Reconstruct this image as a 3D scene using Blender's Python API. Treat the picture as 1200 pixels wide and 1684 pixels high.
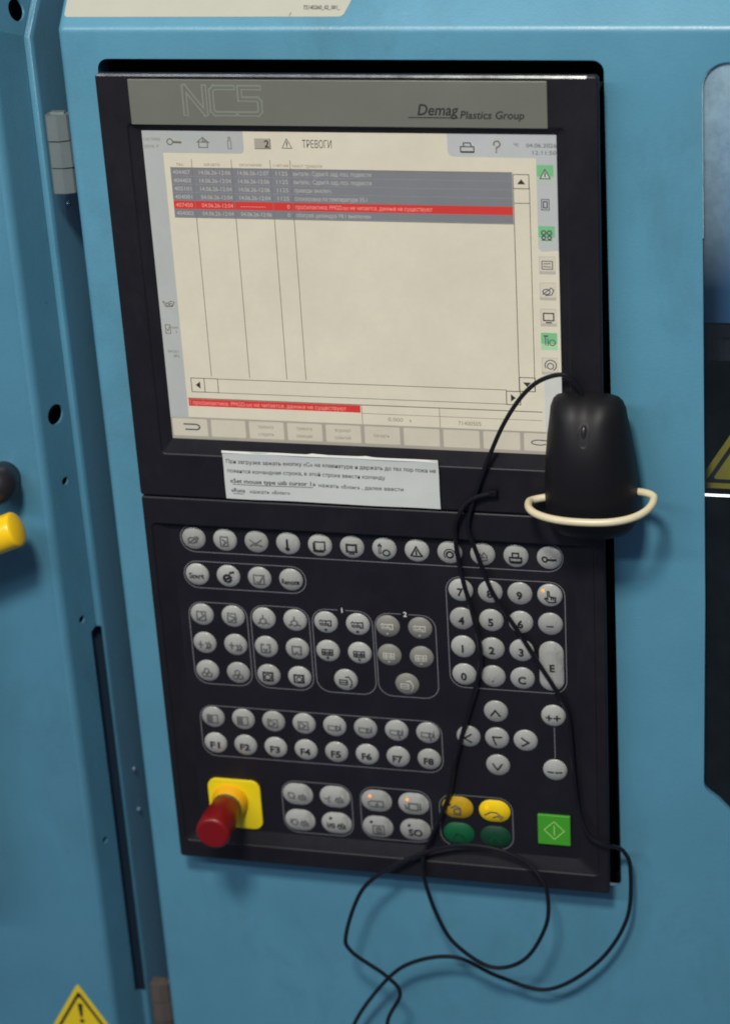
import bpy, bmesh, math, random
from mathutils import Matrix, Vector
random.seed(7)
scene = bpy.context.scene
for o in list(bpy.data.objects):
    bpy.data.objects.remove(o)

# ------------------------------------------------------------------ camera, world, lights, exposure
# working frame in millimetres: x to the right, y DOWN the panel, z INTO the machine; P() turns it into metres
def P(x, y, z=0.0):
    return Vector((x / 1000.0, z / 1000.0, -y / 1000.0))

cam_d = bpy.data.cameras.new('camera')
cam = bpy.data.objects.new('camera', cam_d)
scene.collection.objects.link(cam)
_R = ((0.97043991, 0.05748329, 0.23439723), (0.05016851, 0.90195771, -0.42890023), (-0.23607098, 0.42798126, 0.8724119))
_r, _d, _f = (P(*[c * 1000 for c in row]) for row in _R)
cam.matrix_world = Matrix(((_r.x, -_d.x, -_f.x, 0), (_r.y, -_d.y, -_f.y, 0), (_r.z, -_d.z, -_f.z, 0), (0, 0, 0, 1)))
cam.location = P(562.34, -447.64, -1523.4)
cam_d.sensor_fit = 'VERTICAL'
cam_d.sensor_height = 36.0
cam_d.lens = 3730.3 / 1684.0 * 36.0
cam_d.clip_start = 0.05
cam_d.clip_end = 50
cam_d.dof.use_dof = True
cam_d.dof.focus_distance = 1.69
cam_d.dof.aperture_fstop = 5.0
scene.camera = cam

world = bpy.data.worlds.new('World')
scene.world = world
world.use_nodes = True
world.node_tree.nodes['Background'].inputs['Color'].default_value = (0.68, 0.85, 1.22, 1)
world.node_tree.nodes['Background'].inputs['Strength'].default_value = 0.14

def area(name, loc, target, sx, sy, power, color):
    d = bpy.data.lights.new(name, 'AREA')
    d.shape = 'RECTANGLE'; d.size = sx; d.size_y = sy; d.energy = power; d.color = color
    o = bpy.data.objects.new(name, d)
    scene.collection.objects.link(o)
    o.location = loc
    o.rotation_euler = (target - loc).to_track_quat('-Z', 'Y').to_euler()
    return o
CEN = P(160, 300, 0)
area('ceiling_lamp', P(200, -1780, -1650), CEN, 0.42, 0.28, 66, (1.0, 0.96, 0.86))
area('hall_lamp', P(-1150, -1350, -1950), P(-1150, 300, 0), 2.5, 0.16, 39, (0.97, 0.99, 1.0))

scene.view_settings.view_transform = 'Standard'
scene.view_settings.look = 'None'
scene.view_settings.exposure = 0.0
scene.view_settings.gamma = 1.0
scene.cycles.use_denoising = True
scene.cycles.max_bounces = 8
scene.cycles.transparent_max_bounces = 16
scene.cycles.filter_width = 1.9

# ------------------------------------------------------------------ materials
def srgb(r, g, b):
    def f(c):
        c /= 255.0
        return c / 12.92 if c <= 0.04045 else ((c + 0.055) / 1.055) ** 2.4
    return (f(r), f(g), f(b), 1.0)
M = {}
def mat(name, color, rough=0.5, metal=0.0, spec=0.5, emit=None, estr=1.0, vary=0.0, vscale=30.0, bump=0.0, bscale=900.0, coat=0.0, rvary=0.0):
    m = bpy.data.materials.new(name); m.use_nodes = True
    nt = m.node_tree; b = nt.nodes['Principled BSDF']
    b.inputs['Base Color'].default_value = color
    b.inputs['Roughness'].default_value = rough
    b.inputs['Metallic'].default_value = metal
    b.inputs['Specular IOR Level'].default_value = spec
    b.inputs['Coat Weight'].default_value = coat
    if emit is not None:
        b.inputs['Emission Color'].default_value = emit
        b.inputs['Emission Strength'].default_value = estr
    if vary or bump or rvary:
        tc = nt.nodes.new('ShaderNodeTexCoord')
    if vary or rvary:
        n = nt.nodes.new('ShaderNodeTexNoise'); n.inputs['Scale'].default_value = vscale; n.inputs['Detail'].default_value = 6
        n.inputs['Roughness'].default_value = 0.65
        nt.links.new(tc.outputs['Object'], n.inputs['Vector'])
    if vary:
        r = nt.nodes.new('ShaderNodeMapRange'); r.inputs['To Min'].default_value = 1 - vary; r.inputs['To Max'].default_value = 1 + vary
        r.inputs['From Min'].default_value = 0.3; r.inputs['From Max'].default_value = 0.7
        x = nt.nodes.new('ShaderNodeMix'); x.data_type = 'RGBA'; x.blend_type = 'MULTIPLY'; x.inputs['Factor'].default_value = 1
        x.inputs['A'].default_value = color
        nt.links.new(n.outputs['Fac'], r.inputs['Value']); nt.links.new(r.outputs['Result'], x.inputs['B'])
        nt.links.new(x.outputs['Result'], b.inputs['Base Color'])
    if rvary:
        r2 = nt.nodes.new('ShaderNodeMapRange'); r2.inputs['To Min'].default_value = max(0.02, rough - rvary); r2.inputs['To Max'].default_value = rough + rvary
        r2.inputs['From Min'].default_value = 0.3; r2.inputs['From Max'].default_value = 0.7
        nt.links.new(n.outputs['Fac'], r2.inputs['Value']); nt.links.new(r2.outputs['Result'], b.inputs['Roughness'])
    if bump:
        n2 = nt.nodes.new('ShaderNodeTexNoise'); n2.inputs['Scale'].default_value = bscale; n2.inputs['Detail'].default_value = 2
        bp = nt.nodes.new('ShaderNodeBump'); bp.inputs['Strength'].default_value = bump; bp.inputs['Distance'].default_value = 0.0004
        nt.links.new(tc.outputs['Object'], n2.inputs['Vector']); nt.links.new(n2.outputs['Fac'], bp.inputs['Height'])
        nt.links.new(bp.outputs['Normal'], b.inputs['Normal'])
    M[name] = m
    return m

def paint(name, color, rough):
    """powder-coated sheet: orange peel, faint cloudiness and a scatter of tiny dark specks"""
    m = mat(name, color, rough=rough, spec=0.5, vary=0.07, vscale=9.0, bump=0.35, bscale=520.0, rvary=0.06)
    nt = m.node_tree; b = nt.nodes['Principled BSDF']
    tc = nt.nodes.new('ShaderNodeTexCoord')
    v = nt.nodes.new('ShaderNodeTexVoronoi'); v.inputs['Scale'].default_value = 15.0
    nt.links.new(tc.outputs['Object'], v.inputs['Vector'])
    lt = nt.nodes.new('ShaderNodeMapRange'); lt.inputs['From Min'].default_value = 0.008; lt.inputs['From Max'].default_value = 0.017
    lt.inputs['To Min'].default_value = 0.62; lt.inputs['To Max'].default_value = 0.0
    nt.links.new(v.outputs['Distance'], lt.inputs['Value'])
    src = b.inputs['Base Color'].links[0].from_socket
    x = nt.nodes.new('ShaderNodeMix'); x.data_type = 'RGBA'; x.inputs['B'].default_value = (0.02, 0.03, 0.04, 1)
    nt.links.new(lt.outputs['Result'], x.inputs['Factor']); nt.links.new(src, x.inputs['A'])
    nt.links.new(x.outputs['Result'], b.inputs['Base Color'])
    return m
def grime(m, scale, lo, hi, dark, amount):
    nt = m.node_tree; b = nt.nodes['Principled BSDF']
    tc = nt.nodes.new('ShaderNodeTexCoord'); mp = nt.nodes.new('ShaderNodeMapping'); mp.inputs['Scale'].default_value = (1.0, 1.0, 0.45)
    n = nt.nodes.new('ShaderNodeTexNoise'); n.inputs['Scale'].default_value = scale; n.inputs['Detail'].default_value = 9; n.inputs['Roughness'].default_value = 0.72; n.inputs['Distortion'].default_value = 0.6
    r = nt.nodes.new('ShaderNodeMapRange'); r.inputs['From Min'].default_value = lo; r.inputs['From Max'].default_value = hi; r.inputs['To Min'].default_value = 0; r.inputs['To Max'].default_value = amount
    nt.links.new(tc.outputs['Object'], mp.inputs['Vector']); nt.links.new(mp.outputs['Vector'], n.inputs['Vector']); nt.links.new(n.outputs['Fac'], r.inputs['Value'])
    x = nt.nodes.new('ShaderNodeMix'); x.data_type = 'RGBA'; x.inputs['B'].default_value = dark
    nt.links.new(b.inputs['Base Color'].links[0].from_socket, x.inputs['A']); nt.links.new(r.outputs['Result'], x.inputs['Factor'])
    nt.links.new(x.outputs['Result'], b.inputs['Base Color'])
def per_object(m, lo, hi):
    nt = m.node_tree; b = nt.nodes['Principled BSDF']
    oi = nt.nodes.new('ShaderNodeObjectInfo'); r = nt.nodes.new('ShaderNodeMapRange'); r.inputs['To Min'].default_value = lo; r.inputs['To Max'].default_value = hi
    x = nt.nodes.new('ShaderNodeMix'); x.data_type = 'RGBA'; x.blend_type = 'MULTIPLY'; x.inputs['Factor'].default_value = 1
    nt.links.new(oi.outputs['Random'], r.inputs['Value']); nt.links.new(r.outputs['Result'], x.inputs['B'])
    nt.links.new(b.inputs['Base Color'].links[0].from_socket, x.inputs['A']); nt.links.new(x.outputs['Result'], b.inputs['Base Color'])
paint('blue_paint', (0.076, 0.229, 0.326, 1), 0.38)
paint('door_paint', (0.065, 0.196, 0.288, 1), 0.28)
grime(M['blue_paint'], 14.0, 0.52, 0.74, (0.05, 0.11, 0.14, 1), 0.32)
grime(M['door_paint'], 12.0, 0.52, 0.74, (0.045, 0.10, 0.13, 1), 0.32)
mat('black_plastic', (0.0085, 0.0078, 0.0110, 1), rough=0.44, spec=0.27, vary=0.10, vscale=40, bump=0.12, bscale=1600, rvary=0.05)
grime(M['black_plastic'], 26.0, 0.52, 0.78, (0.028, 0.027, 0.031, 1), 0.25)
mat('keyboard_foil', (0.0085, 0.0080, 0.0112, 1), rough=0.42, spec=0.30, vary=0.10, vscale=25, bump=0.10, bscale=1900, rvary=0.06)
grime(M['keyboard_foil'], 30.0, 0.54, 0.8, (0.028, 0.027, 0.031, 1), 0.25)
mat('cavity_black', (0.018, 0.017, 0.022, 1), rough=0.8, spec=0.1)
mat('shade_navy', (0.022, 0.045, 0.080, 1), rough=0.7, spec=0.2)
mat('header_metal', srgb(120, 121, 111), rough=0.42, metal=0.45, vary=0.05, vscale=18, bump=0.05, bscale=2500)
mat('emboss', srgb(139, 143, 129), rough=0.42, metal=0.4)
mat('print_black', (0.012, 0.012, 0.013, 1), rough=0.5)
mat('print_grey', (0.095, 0.095, 0.092, 1), rough=0.5)
mat('print_white', srgb(205, 205, 200), rough=0.5)
mat('outline_grey', srgb(112, 112, 116), rough=0.5)
mat('key_grey', srgb(153, 153, 149), rough=0.25, spec=0.5, vary=0.05, vscale=220)
per_object(M['key_grey'], 0.86, 1.1)
grime(M['key_grey'], 160.0, 0.5, 0.72, (0.12, 0.11, 0.09, 1), 0.55)
mat('key_dim', srgb(120, 119, 112), rough=0.45, spec=0.4, vary=0.06, vscale=220)
mat('print_pale', srgb(178, 176, 166), rough=0.5)
mat('key_yellow', srgb(226, 190, 12), rough=0.42, spec=0.4, vary=0.04, vscale=220)
mat('key_ochre', srgb(176, 140, 16), rough=0.45, spec=0.4, vary=0.12, vscale=300)
mat('key_green', srgb(8, 80, 46), rough=0.45, spec=0.4, vary=0.12, vscale=260)
mat('key_dark_green', srgb(12, 56, 36), rough=0.45, spec=0.4, vary=0.12, vscale=260)
mat('start_green', srgb(62, 146, 36), rough=0.4, spec=0.4, vary=0.04, vscale=150)
mat('start_line', srgb(165, 205, 120), rough=0.4)
mat('led_orange', srgb(235, 140, 20), rough=0.3, emit=srgb(255, 150, 30), estr=0.9)
mat('stop_yellow', srgb(226, 200, 14), rough=0.45, vary=0.03)
mat('stop_collar', srgb(222, 160, 20), rough=0.4)
mat('stop_ring', srgb(70, 90, 30), rough=0.4)
mat('stop_red', srgb(114, 9, 13), rough=0.38, spec=0.4, vary=0.05, vscale=60)
mat('mouse_black', (0.0055, 0.0055, 0.007, 1), rough=0.50, spec=0.22, bump=0.06, bscale=2500)
mat('wheel_rubber', (0.014, 0.014, 0.017, 1), rough=0.32)
mat('plug_black', (0.004, 0.004, 0.006, 1), rough=0.7, spec=0.12)
mat('cable_black', (0.005, 0.005, 0.008, 1), rough=0.33, spec=0.36)
mat('ivory_plastic', srgb(200, 188, 156), rough=0.35, vary=0.05, vscale=60)
mat('paper', srgb(186, 189, 186), rough=0.8, spec=0.2, vary=0.04, vscale=25, bump=0.3, bscale=120)
mat('paper_edge', srgb(232, 230, 222), rough=0.6, spec=0.3)
mat('cream_label', srgb(160, 159, 146), rough=0.55, vary=0.03, vscale=40, bump=0.25, bscale=400)
mat('hinge_metal', srgb(128, 138, 136), rough=0.40, metal=0.55, vary=0.08, vscale=50, bump=0.08, bscale=1500)
mat('hinge_brown', srgb(96, 86, 80), rough=0.5, metal=0.35, vary=0.1, vscale=60)
mat('screw_blue', (0.055, 0.13, 0.22, 1), rough=0.3)
mat('sign_yellow', srgb(214, 188, 24), rough=0.42, vary=0.03)
mat('sign_shaded', srgb(150, 132, 36), rough=0.5, vary=0.12, vscale=60)  # sign yellow darkened to stand in for the shade behind the window
mat('handle_yellow', srgb(232, 186, 16), rough=0.3)
mat('knob_black', (0.012, 0.011, 0.013, 1), rough=0.4)
mat('dark_steel', (0.022, 0.024, 0.028, 1), rough=0.5, metal=0.2, vary=0.1, vscale=40)
mat('ribbed_steel', (0.045, 0.05, 0.055, 1), rough=0.5, metal=0.2, vary=0.1, vscale=40)
mat('inner_blue', (0.10, 0.25, 0.45, 1), rough=0.5, vary=0.08, vscale=9)
mat('pane_edge', srgb(150, 190, 205), rough=0.4, vary=0.3, vscale=120)
mat('white_emitter', (0.8, 0.8, 0.8, 1), emit=(0.92, 0.95, 1.0, 1), estr=2.6)

def screen_mat(name, c, s=1.0):
    m = mat('lcd_' + name, (0.012, 0.012, 0.012, 1), rough=0.42, spec=0.28, emit=srgb(*c), estr=s)
    nt = m.node_tree; b = nt.nodes['Principled BSDF']      # uneven backlight and dust on the glass
    tc = nt.nodes.new('ShaderNodeTexCoord'); n = nt.nodes.new('ShaderNodeTexNoise'); n.inputs['Scale'].default_value = 11.0; n.inputs['Detail'].default_value = 10; n.inputs['Roughness'].default_value = 0.8
    ge = nt.nodes.new('ShaderNodeNewGeometry')
    r = nt.nodes.new('ShaderNodeMapRange'); r.inputs['From Min'].default_value = 0.25; r.inputs['From Max'].default_value = 0.75; r.inputs['To Min'].default_value = 0.89; r.inputs['To Max'].default_value = 1.09
    nt.links.new(ge.outputs['Position'], n.inputs['Vector']); nt.links.new(n.outputs['Fac'], r.inputs['Value']); nt.links.new(r.outputs['Result'], b.inputs['Emission Strength'])
    return m
LCD = dict(beige=(204, 197, 176), panel=(196, 189, 169), bar=(167, 170, 166), rightbar=(174, 177, 175), row=(116, 118, 122), row_dark=(104, 106, 110), red=(198, 48, 42),
           ink=(40, 38, 36), line=(98, 92, 78), faint=(126, 119, 104), white=(176, 174, 164), key=(192, 185, 167), keygap=(156, 150, 137), keyhi=(196, 188, 168), keylo=(160, 153, 140),
           green=(112, 176, 124), greenhi=(158, 196, 152), tile=(170, 165, 154), box=(158, 153, 138), pale=(190, 190, 184), salmon=(232, 150, 138), slate=(70, 68, 78))
for k, c in LCD.items():
    screen_mat(k, c)

# polycarbonate pane: mostly clear, tinted, with a hazy bloom of scratches
m = bpy.data.materials.new('pane'); m.use_nodes = True; M['pane'] = m
nt = m.node_tree; nt.nodes.clear()
out = nt.nodes.new('ShaderNodeOutputMaterial')
tr = nt.nodes.new('ShaderNodeBsdfTransparent'); tr.inputs['Color'].default_value = (0.70, 0.77, 0.84, 1)
gl = nt.nodes.new('ShaderNodeBsdfGlossy'); gl.inputs['Roughness'].default_value = 0.12
df = nt.nodes.new('ShaderNodeBsdfDiffuse'); df.inputs['Color'].default_value = (0.44, 0.65, 0.78, 1)
fr = nt.nodes.new('ShaderNodeFresnel'); fr.inputs['IOR'].default_value = 1.35
m1 = nt.nodes.new('ShaderNodeMixShader'); m2 = nt.nodes.new('ShaderNodeMixShader')
tc = nt.nodes.new('ShaderNodeTexCoord'); nz = nt.nodes.new('ShaderNodeTexNoise'); nz.inputs['Scale'].default_value = 26; nz.inputs['Detail'].default_value = 8; nz.inputs['Roughness'].default_value = 0.75
sep = nt.nodes.new('ShaderNodeSeparateXYZ')
hz = nt.nodes.new('ShaderNodeMapRange'); hz.inputs['From Min'].default_value = -0.12; hz.inputs['From Max'].default_value = 0.05; hz.inputs['To Min'].default_value = 0.015; hz.inputs['To Max'].default_value = 0.60
mu = nt.nodes.new('ShaderNodeMath'); mu.operation = 'MULTIPLY'
nr = nt.nodes.new('ShaderNodeMapRange'); nr.inputs['From Min'].default_value = 0.3; nr.inputs['From Max'].default_value = 0.7; nr.inputs['To Min'].default_value = 0.55; nr.inputs['To Max'].default_value = 1.25
nt.links.new(tc.outputs['Object'], nz.inputs['Vector']); nt.links.new(tc.outputs['Object'], sep.inputs['Vector'])
nt.links.new(sep.outputs['Z'], hz.inputs['Value']); nt.links.new(nz.outputs['Fac'], nr.inputs['Value'])
nt.links.new(hz.outputs['Result'], mu.inputs[0]); nt.links.new(nr.outputs['Result'], mu.inputs[1])
nt.links.new(mu.outputs[0], m1.inputs['Fac']); nt.links.new(tr.outputs[0], m1.inputs[1]); nt.links.new(df.outputs[0], m1.inputs[2])
nt.links.new(fr.outputs[0], m2.inputs['Fac']); nt.links.new(m1.outputs[0], m2.inputs[1]); nt.links.new(gl.outputs[0], m2.inputs[2])
nt.links.new(m2.outputs[0], out.inputs['Surface'])

# ------------------------------------------------------------------ object helpers
ORIGIN = {}
def thing(name, loc, label, cat, group=None):
    o = bpy.data.objects.new(name, None); o.empty_display_size = 0.02
    scene.collection.objects.link(o)
    o.location = P(*loc); ORIGIN[o.name] = Vector(loc)
    o['label'] = label; o['category'] = cat
    if group: o['group'] = group
    return o
def tag(o, label, cat, group=None):
    o['label'] = label; o['category'] = cat
    if group: o['group'] = group
def mesh(verts, faces, smooth=False, sharp=None):
    me = bpy.data.meshes.new('mesh')
    me.from_pydata([P(*v) for v in verts], [], faces)
    me.update()
    if smooth:
        me.polygons.foreach_set('use_smooth', [True] * len(me.polygons))
        if sharp is not None:
            me.set_sharp_from_angle(angle=math.radians(sharp))
    return me
def link(name, me, material, parent=None, at=(0, 0, 0)):
    """at: absolute place (mm) of the mesh's own zero"""
    if material and not me.materials:
        me.materials.append(M[material])
    o = bpy.data.objects.new(name, me)
    scene.collection.objects.link(o)
    me.name = name
    if parent:
        o.parent = parent
        o.location = P(*(Vector(at) - ORIGIN[parent.name]))
    else:
        o.location = P(*at)
    ORIGIN[o.name] = Vector(at)
    return o
def part(name, vf, material, parent, at=(0, 0, 0), smooth=False, sharp=35):
    """vf given in absolute millimetres, re-based on `at`"""
    v, f = vf
    me = mesh([(a - at[0], b - at[1], c - at[2]) for a, b, c in v], f, smooth, sharp)
    return link(name, me, material, parent, at)
def join(*vfs):
    V, F = [], []
    for v, f in vfs:
        n = len(V); V += list(v); F += [tuple(i + n for i in q) for q in f]
    return V, F
def shift(vf, dx, dy, dz=0):
    return [(a + dx, b + dy, c + dz) for a, b, c in vf[0]], vf[1]

def rr(x0, y0, x1, y1, r=0.0, n=6):
    """rounded rectangle outline, clockwise on screen"""
    rs = r if isinstance(r, (tuple, list)) else (r,) * 4
    out = []
    for (cx, cy, a0), q in zip(((x0, y0, 180), (x1, y0, 270), (x1, y1, 0), (x0, y1, 90)), rs):
        sx = 1 if cx == x0 else -1; sy = 1 if cy == y0 else -1
        if q <= 0:
            out.append((cx, cy)); continue
        for i in range(n + 1):
            a = math.radians(a0 + 90.0 * i / n)
            out.append((cx + sx * q + q * math.cos(a), cy + sy * q + q * math.sin(a)))
    return out
def circ(cx, cy, r, n=28):
    return [(cx + r * math.cos(2 * math.pi * i / n), cy + r * math.sin(2 * math.pi * i / n)) for i in range(n)]
def _curve_mesh(cu):
    o = bpy.data.objects.new('tmp', cu)
    scene.collection.objects.link(o)
    dg = bpy.context.evaluated_depsgraph_get(); dg.update()
    me = bpy.data.meshes.new_from_object(o.evaluated_get(dg))
    v = [tuple(p.co) for p in me.vertices]; f = [tuple(p.vertices) for p in me.polygons]
    bpy.data.objects.remove(o); bpy.data.curves.remove(cu); bpy.data.meshes.remove(me)
    return v, f
def plate(outlines, zf, zb, bevel=0.0):
    """sheet with holes: outlines[0] outside, the others cut out; front at zf, back at zb"""
    cu = bpy.data.curves.new('tmp', 'CURVE'); cu.dimensions = '2D'; cu.fill_mode = 'BOTH'
    for ol in outlines:
        s = cu.splines.new('POLY'); s.points.add(len(ol) - 1); s.use_cyclic_u = True
        for p, (x, y) in zip(s.points, ol):
            p.co = (x, -y, 0, 1)
    h = abs(zb - zf) / 2
    cu.extrude = max(h - bevel, 0.0); cu.bevel_depth = bevel; cu.bevel_resolution = 2
    if bevel: cu.offset = -bevel
    v, f = _curve_mesh(cu)
    zc = (zf + zb) / 2
    return [(a, -b, zc - c) for a, b, c in v], [tuple(reversed(q)) for q in f]
def sheet(ol, z):
    """flat front-facing polygon"""
    return [(x, y, z) for x, y in ol], [tuple(range(len(ol)))]
def box(x0, y0, z0, x1, y1, z1):
    v = [(x, y, z) for z in (z0, z1) for y in (y0, y1) for x in (x0, x1)]
    return v, [(0, 1, 3, 2), (4, 6, 7, 5), (0, 4, 5, 1), (2, 3, 7, 6), (0, 2, 6, 4), (1, 5, 7, 3)]
def ring_strip(a, za, b, zb):
    n = len(a)
    v = [(x, y, za) for x, y in a] + [(x, y, zb) for x, y in b]
    return v, [(i, (i + 1) % n, n + (i + 1) % n, n + i) for i in range(n)]
def lathe(cx, cy, prof, n=40, axis='z'):
    """prof: (radius, z) from front to back, around a line into the machine"""
    v, f = [], []
    for r, z in prof:
        for i in range(n):
            a = 2 * math.pi * i / n
            v.append((cx + r * math.cos(a), cy + r * math.sin(a), z))
    for k in range(len(prof) - 1):
        for i in range(n):
            j = (i + 1) % n
            f.append((k * n + i, k * n + j, (k + 1) * n + j, (k + 1) * n + i))
    f.append(tuple(range(n)))
    return v, f
def catmull(pts, sub=10):
    pts = [Vector(p) for p in pts]
    q = [pts[0] * 2 - pts[1]] + pts + [pts[-1] * 2 - pts[-2]]
    out = []
    for i in range(1, len(q) - 2):
        p0, p1, p2, p3 = q[i - 1:i + 3]
        for k in range(sub):
            t = k / sub
            out.append(0.5 * ((2 * p1) + (p2 - p0) * t + (2 * p0 - 5 * p1 + 4 * p2 - p3) * t * t + (3 * p1 - p0 - 3 * p2 + p3) * t ** 3))
    out.append(pts[-1])
    return out
def tube(path, r, n=12, closed=False):
    pts = [Vector(p) for p in path]; m = len(pts)
    v, f = [], []
    up = Vector((0.13, 0.3, 0.94)).normalized()
    for i, p in enumerate(pts):
        a = pts[i - 1] if (i or closed) else p
        b = pts[(i + 1) % m] if (i < m - 1 or closed) else p
        t = (b - a).normalized()
        u = (up - t * up.dot(t)).normalized(); up = u
        w = t.cross(u)
        rad = r(i / (m - 1)) if callable(r) else r
        for k in range(n):
            an = 2 * math.pi * k / n
            v.append(tuple(p + u * rad * math.cos(an) + w * rad * math.sin(an)))
    for i in range(m if closed else m - 1):
        for k in range(n):
            a, b = i * n + k, i * n + (k + 1) % n
            c, d = ((i + 1) % m) * n + k, ((i + 1) % m) * n + (k + 1) % n
            f.append((a, c, d, b))
    if not closed:
        f.append(tuple(range(n))); f.append(tuple(range((m - 1) * n, m * n))[::-1])
    return v, f

_tc = {}
def _contours(body, italic):
    """letter outlines as point lists"""
    cu = bpy.data.curves.new('tmp', 'FONT'); cu.body = body; cu.size = 1.0; cu.shear = italic
    o = bpy.data.objects.new('tmp', cu); scene.collection.objects.link(o)
    dg = bpy.context.evaluated_depsgraph_get(); dg.update()
    c = o.evaluated_get(dg).to_curve(dg)
    out = []
    for sp_ in c.splines:
        b = list(sp_.bezier_points); pts = []
        for k, p in enumerate(b):
            q = b[(k + 1) % len(b)]
            a0, a1, a2, a3 = (Vector(w[:2]) for w in (p.co, p.handle_right, q.handle_left, q.co))
            straight = (a1 - a0).length < 1e-5 or abs((a1 - a0).cross(a3 - a0)) + abs((a2 - a0).cross(a3 - a0)) < 1e-6
            for t in ((0.0,) if straight else (0.0, 0.33, 0.67)):
                u = 1 - t; pts.append(tuple(a0 * u ** 3 + a1 * 3 * u * u * t + a2 * 3 * u * t * t + a3 * t ** 3))
        if len(pts) > 2: out.append(pts)
    o.evaluated_get(dg).to_curve_clear()
    bpy.data.objects.remove(o); bpy.data.curves.remove(cu)
    return out
def _area(p): return sum(a[0] * b[1] - b[0] * a[1] for a, b in zip(p, p[1:] + p[:1])) / 2
def _inside(q, p):
    c = False
    for a, b in zip(p, p[1:] + p[:1]):
        if (a[1] > q[1]) != (b[1] > q[1]) and q[0] < (b[0] - a[0]) * (q[1] - a[1]) / (b[1] - a[1]) + a[0]: c = not c
    return c
def _glyphs(body, bold, italic):
    cs = _contours(body, italic)
    ar = [_area(p) for p in cs]                       # a counter runs the other way round than the stroke it lies in
    hole_ = [any(ar[i] * ar[j] < 0 and abs(ar[j]) > abs(ar[i]) and _inside(cs[i][0], cs[j]) for j in range(len(cs))) for i in range(len(cs))]
    outer = [p for p, h in zip(cs, hole_) if not h]; inner = [p for p, h in zip(cs, hole_) if h]
    box_ = lambda p: (min(a for a, b in p), min(b for a, b in p), max(a for a, b in p), max(b for a, b in p))
    layers = []
    for p in outer:                                   # strokes of one letter that overlap go on separate layers
        g = [p] + [h for h in inner if _inside(h[0], p)]; bb = box_(p)
        for L in layers:
            if all(bb[2] < c[0] or c[2] < bb[0] or bb[3] < c[1] or c[3] < bb[1] for c, _ in L): L.append((bb, g)); break
        else: layers.append([(bb, g)])
    V, F = [], []
    for L in layers:
        cu = bpy.data.curves.new('tmp', 'CURVE'); cu.dimensions = '2D'; cu.fill_mode = 'BOTH'; cu.offset = bold
        for _, g in L:
            for p in g:
                q = cu.splines.new('POLY'); q.points.add(len(p) - 1); q.use_cyclic_u = True
                for w, (x, y) in zip(q.points, p): w.co = (x, y, 0, 1)
        v, f = _curve_mesh(cu); n = len(V)
        V += v; F += [tuple(k + n for k in q) for q in f]
    return V, F
def text(body, size, x=0.0, y=0.0, z=0.0, width=None, align='L', bold=0.0, italic=0.0):
    """flat lettering; (x, y) is the left / middle / right of the baseline; size = height of capitals in mm"""
    key = (body, bold, italic)
    if key not in _tc:
        _tc[key] = _glyphs(body, bold, italic)
    v, f = _tc[key]
    s = size / 0.70
    lo = min(a for a, b, c in v); hi = max(a for a, b, c in v)
    sx = (width / (hi - lo)) if width else s
    off = {'L': 0, 'C': 0.5, 'R': 1}[align] * (hi - lo)
    return [(x + (a - lo - off) * sx, y - b * s, z) for a, b, c in v], [tuple(reversed(q)) for q in f]

class Ico:
    """strokes, fills and letters of a pictogram, in mm round (0, 0), y down"""
    def __init__(s, w=0.75): s.w = w; s.v = []; s.f = []; s.k = {}; s.q = 0.0
    def _q(s, a, b, w):
        a, b = Vector((a[0], a[1])), Vector((b[0], b[1])); d = b - a
        L = d.length
        if L < 1e-6: return
        d /= L; n = Vector((-d.y, d.x)) * w / 2
        a = a - d * w * 0.45; b = b + d * w * 0.45
        k = max(1, int(L / 2.0)); i0 = len(s.v); s.q += 0.004
        for i in range(k + 1):
            p = a + (b - a) * (i / k)
            s.v += [(p.x + n.x, p.y + n.y), (p.x - n.x, p.y - n.y)]; s.k[len(s.v) - 2] = s.k[len(s.v) - 1] = s.q
        for i in range(k):
            j = i0 + 2 * i; s.f.append((j, j + 1, j + 3, j + 2))
    def L(s, *pts, w=None, close=False):
        w = w or s.w; pts = list(pts) + ([pts[0]] if close else [])
        for a, b in zip(pts, pts[1:]): s._q(a, b, w)
        return s
    def R(s, x0, y0, x1, y1, w=None): return s.L((x0, y0), (x1, y0), (x1, y1), (x0, y1), w=w, close=True)
    def C(s, cx, cy, r, w=None, a0=0, a1=360, n=14, ry=None):
        ry = ry or r
        p = [(cx + r * math.cos(math.radians(a0 + (a1 - a0) * i / n)), cy + ry * math.sin(math.radians(a0 + (a1 - a0) * i / n))) for i in range(n + 1)]
        return s.L(*p, w=w)
    def F(s, *pts):
        i0 = len(s.v); n = len(pts)
        s.v.append((sum(p[0] for p in pts) / n, sum(p[1] for p in pts) / n)); s.v += list(pts)
        for i in range(n): s.f.append((i0, i0 + 1 + i, i0 + 1 + (i + 1) % n))
        return s
    def B(s, x0, y0, x1, y1): return s.F((x0, y0), (x1, y0), (x1, y1), (x0, y1))
    def D(s, cx, cy, r): return s.F(*circ(cx, cy, r, 10))
    def T(s, body, size, cx=0, cy=0, width=None, bold=0.0):
        v, f = text(body, size, cx, cy + size / 2, 0, width, 'C', bold); n = len(s.v)
        s.v += [(a, b) for a, b, c in v]; s.f += [tuple(i + n for i in q) for q in f]
        return s
    def hand(s, x, y, k=1.0):
        return s.L((x - 2.6 * k, y + 0.6 * k), (x - 1.2 * k, y - 1.6 * k), (x - 0.2 * k, y - 0.2 * k), (x + 0.9 * k, y - 2.2 * k), (x + 2.4 * k, y - 0.4 * k), (x + 2.5 * k, y + 2.2 * k), (x - 0.8 * k, y + 2.4 * k), close=True).L((x - 0.4 * k, y + 0.6 * k), (x + 1.6 * k, y + 0.5 * k))
    def flat(s, z=0.0):
        return [(a, b, z - s.k.get(i, 0.0)) for i, (a, b) in enumerate(s.v)], s.f

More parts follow.
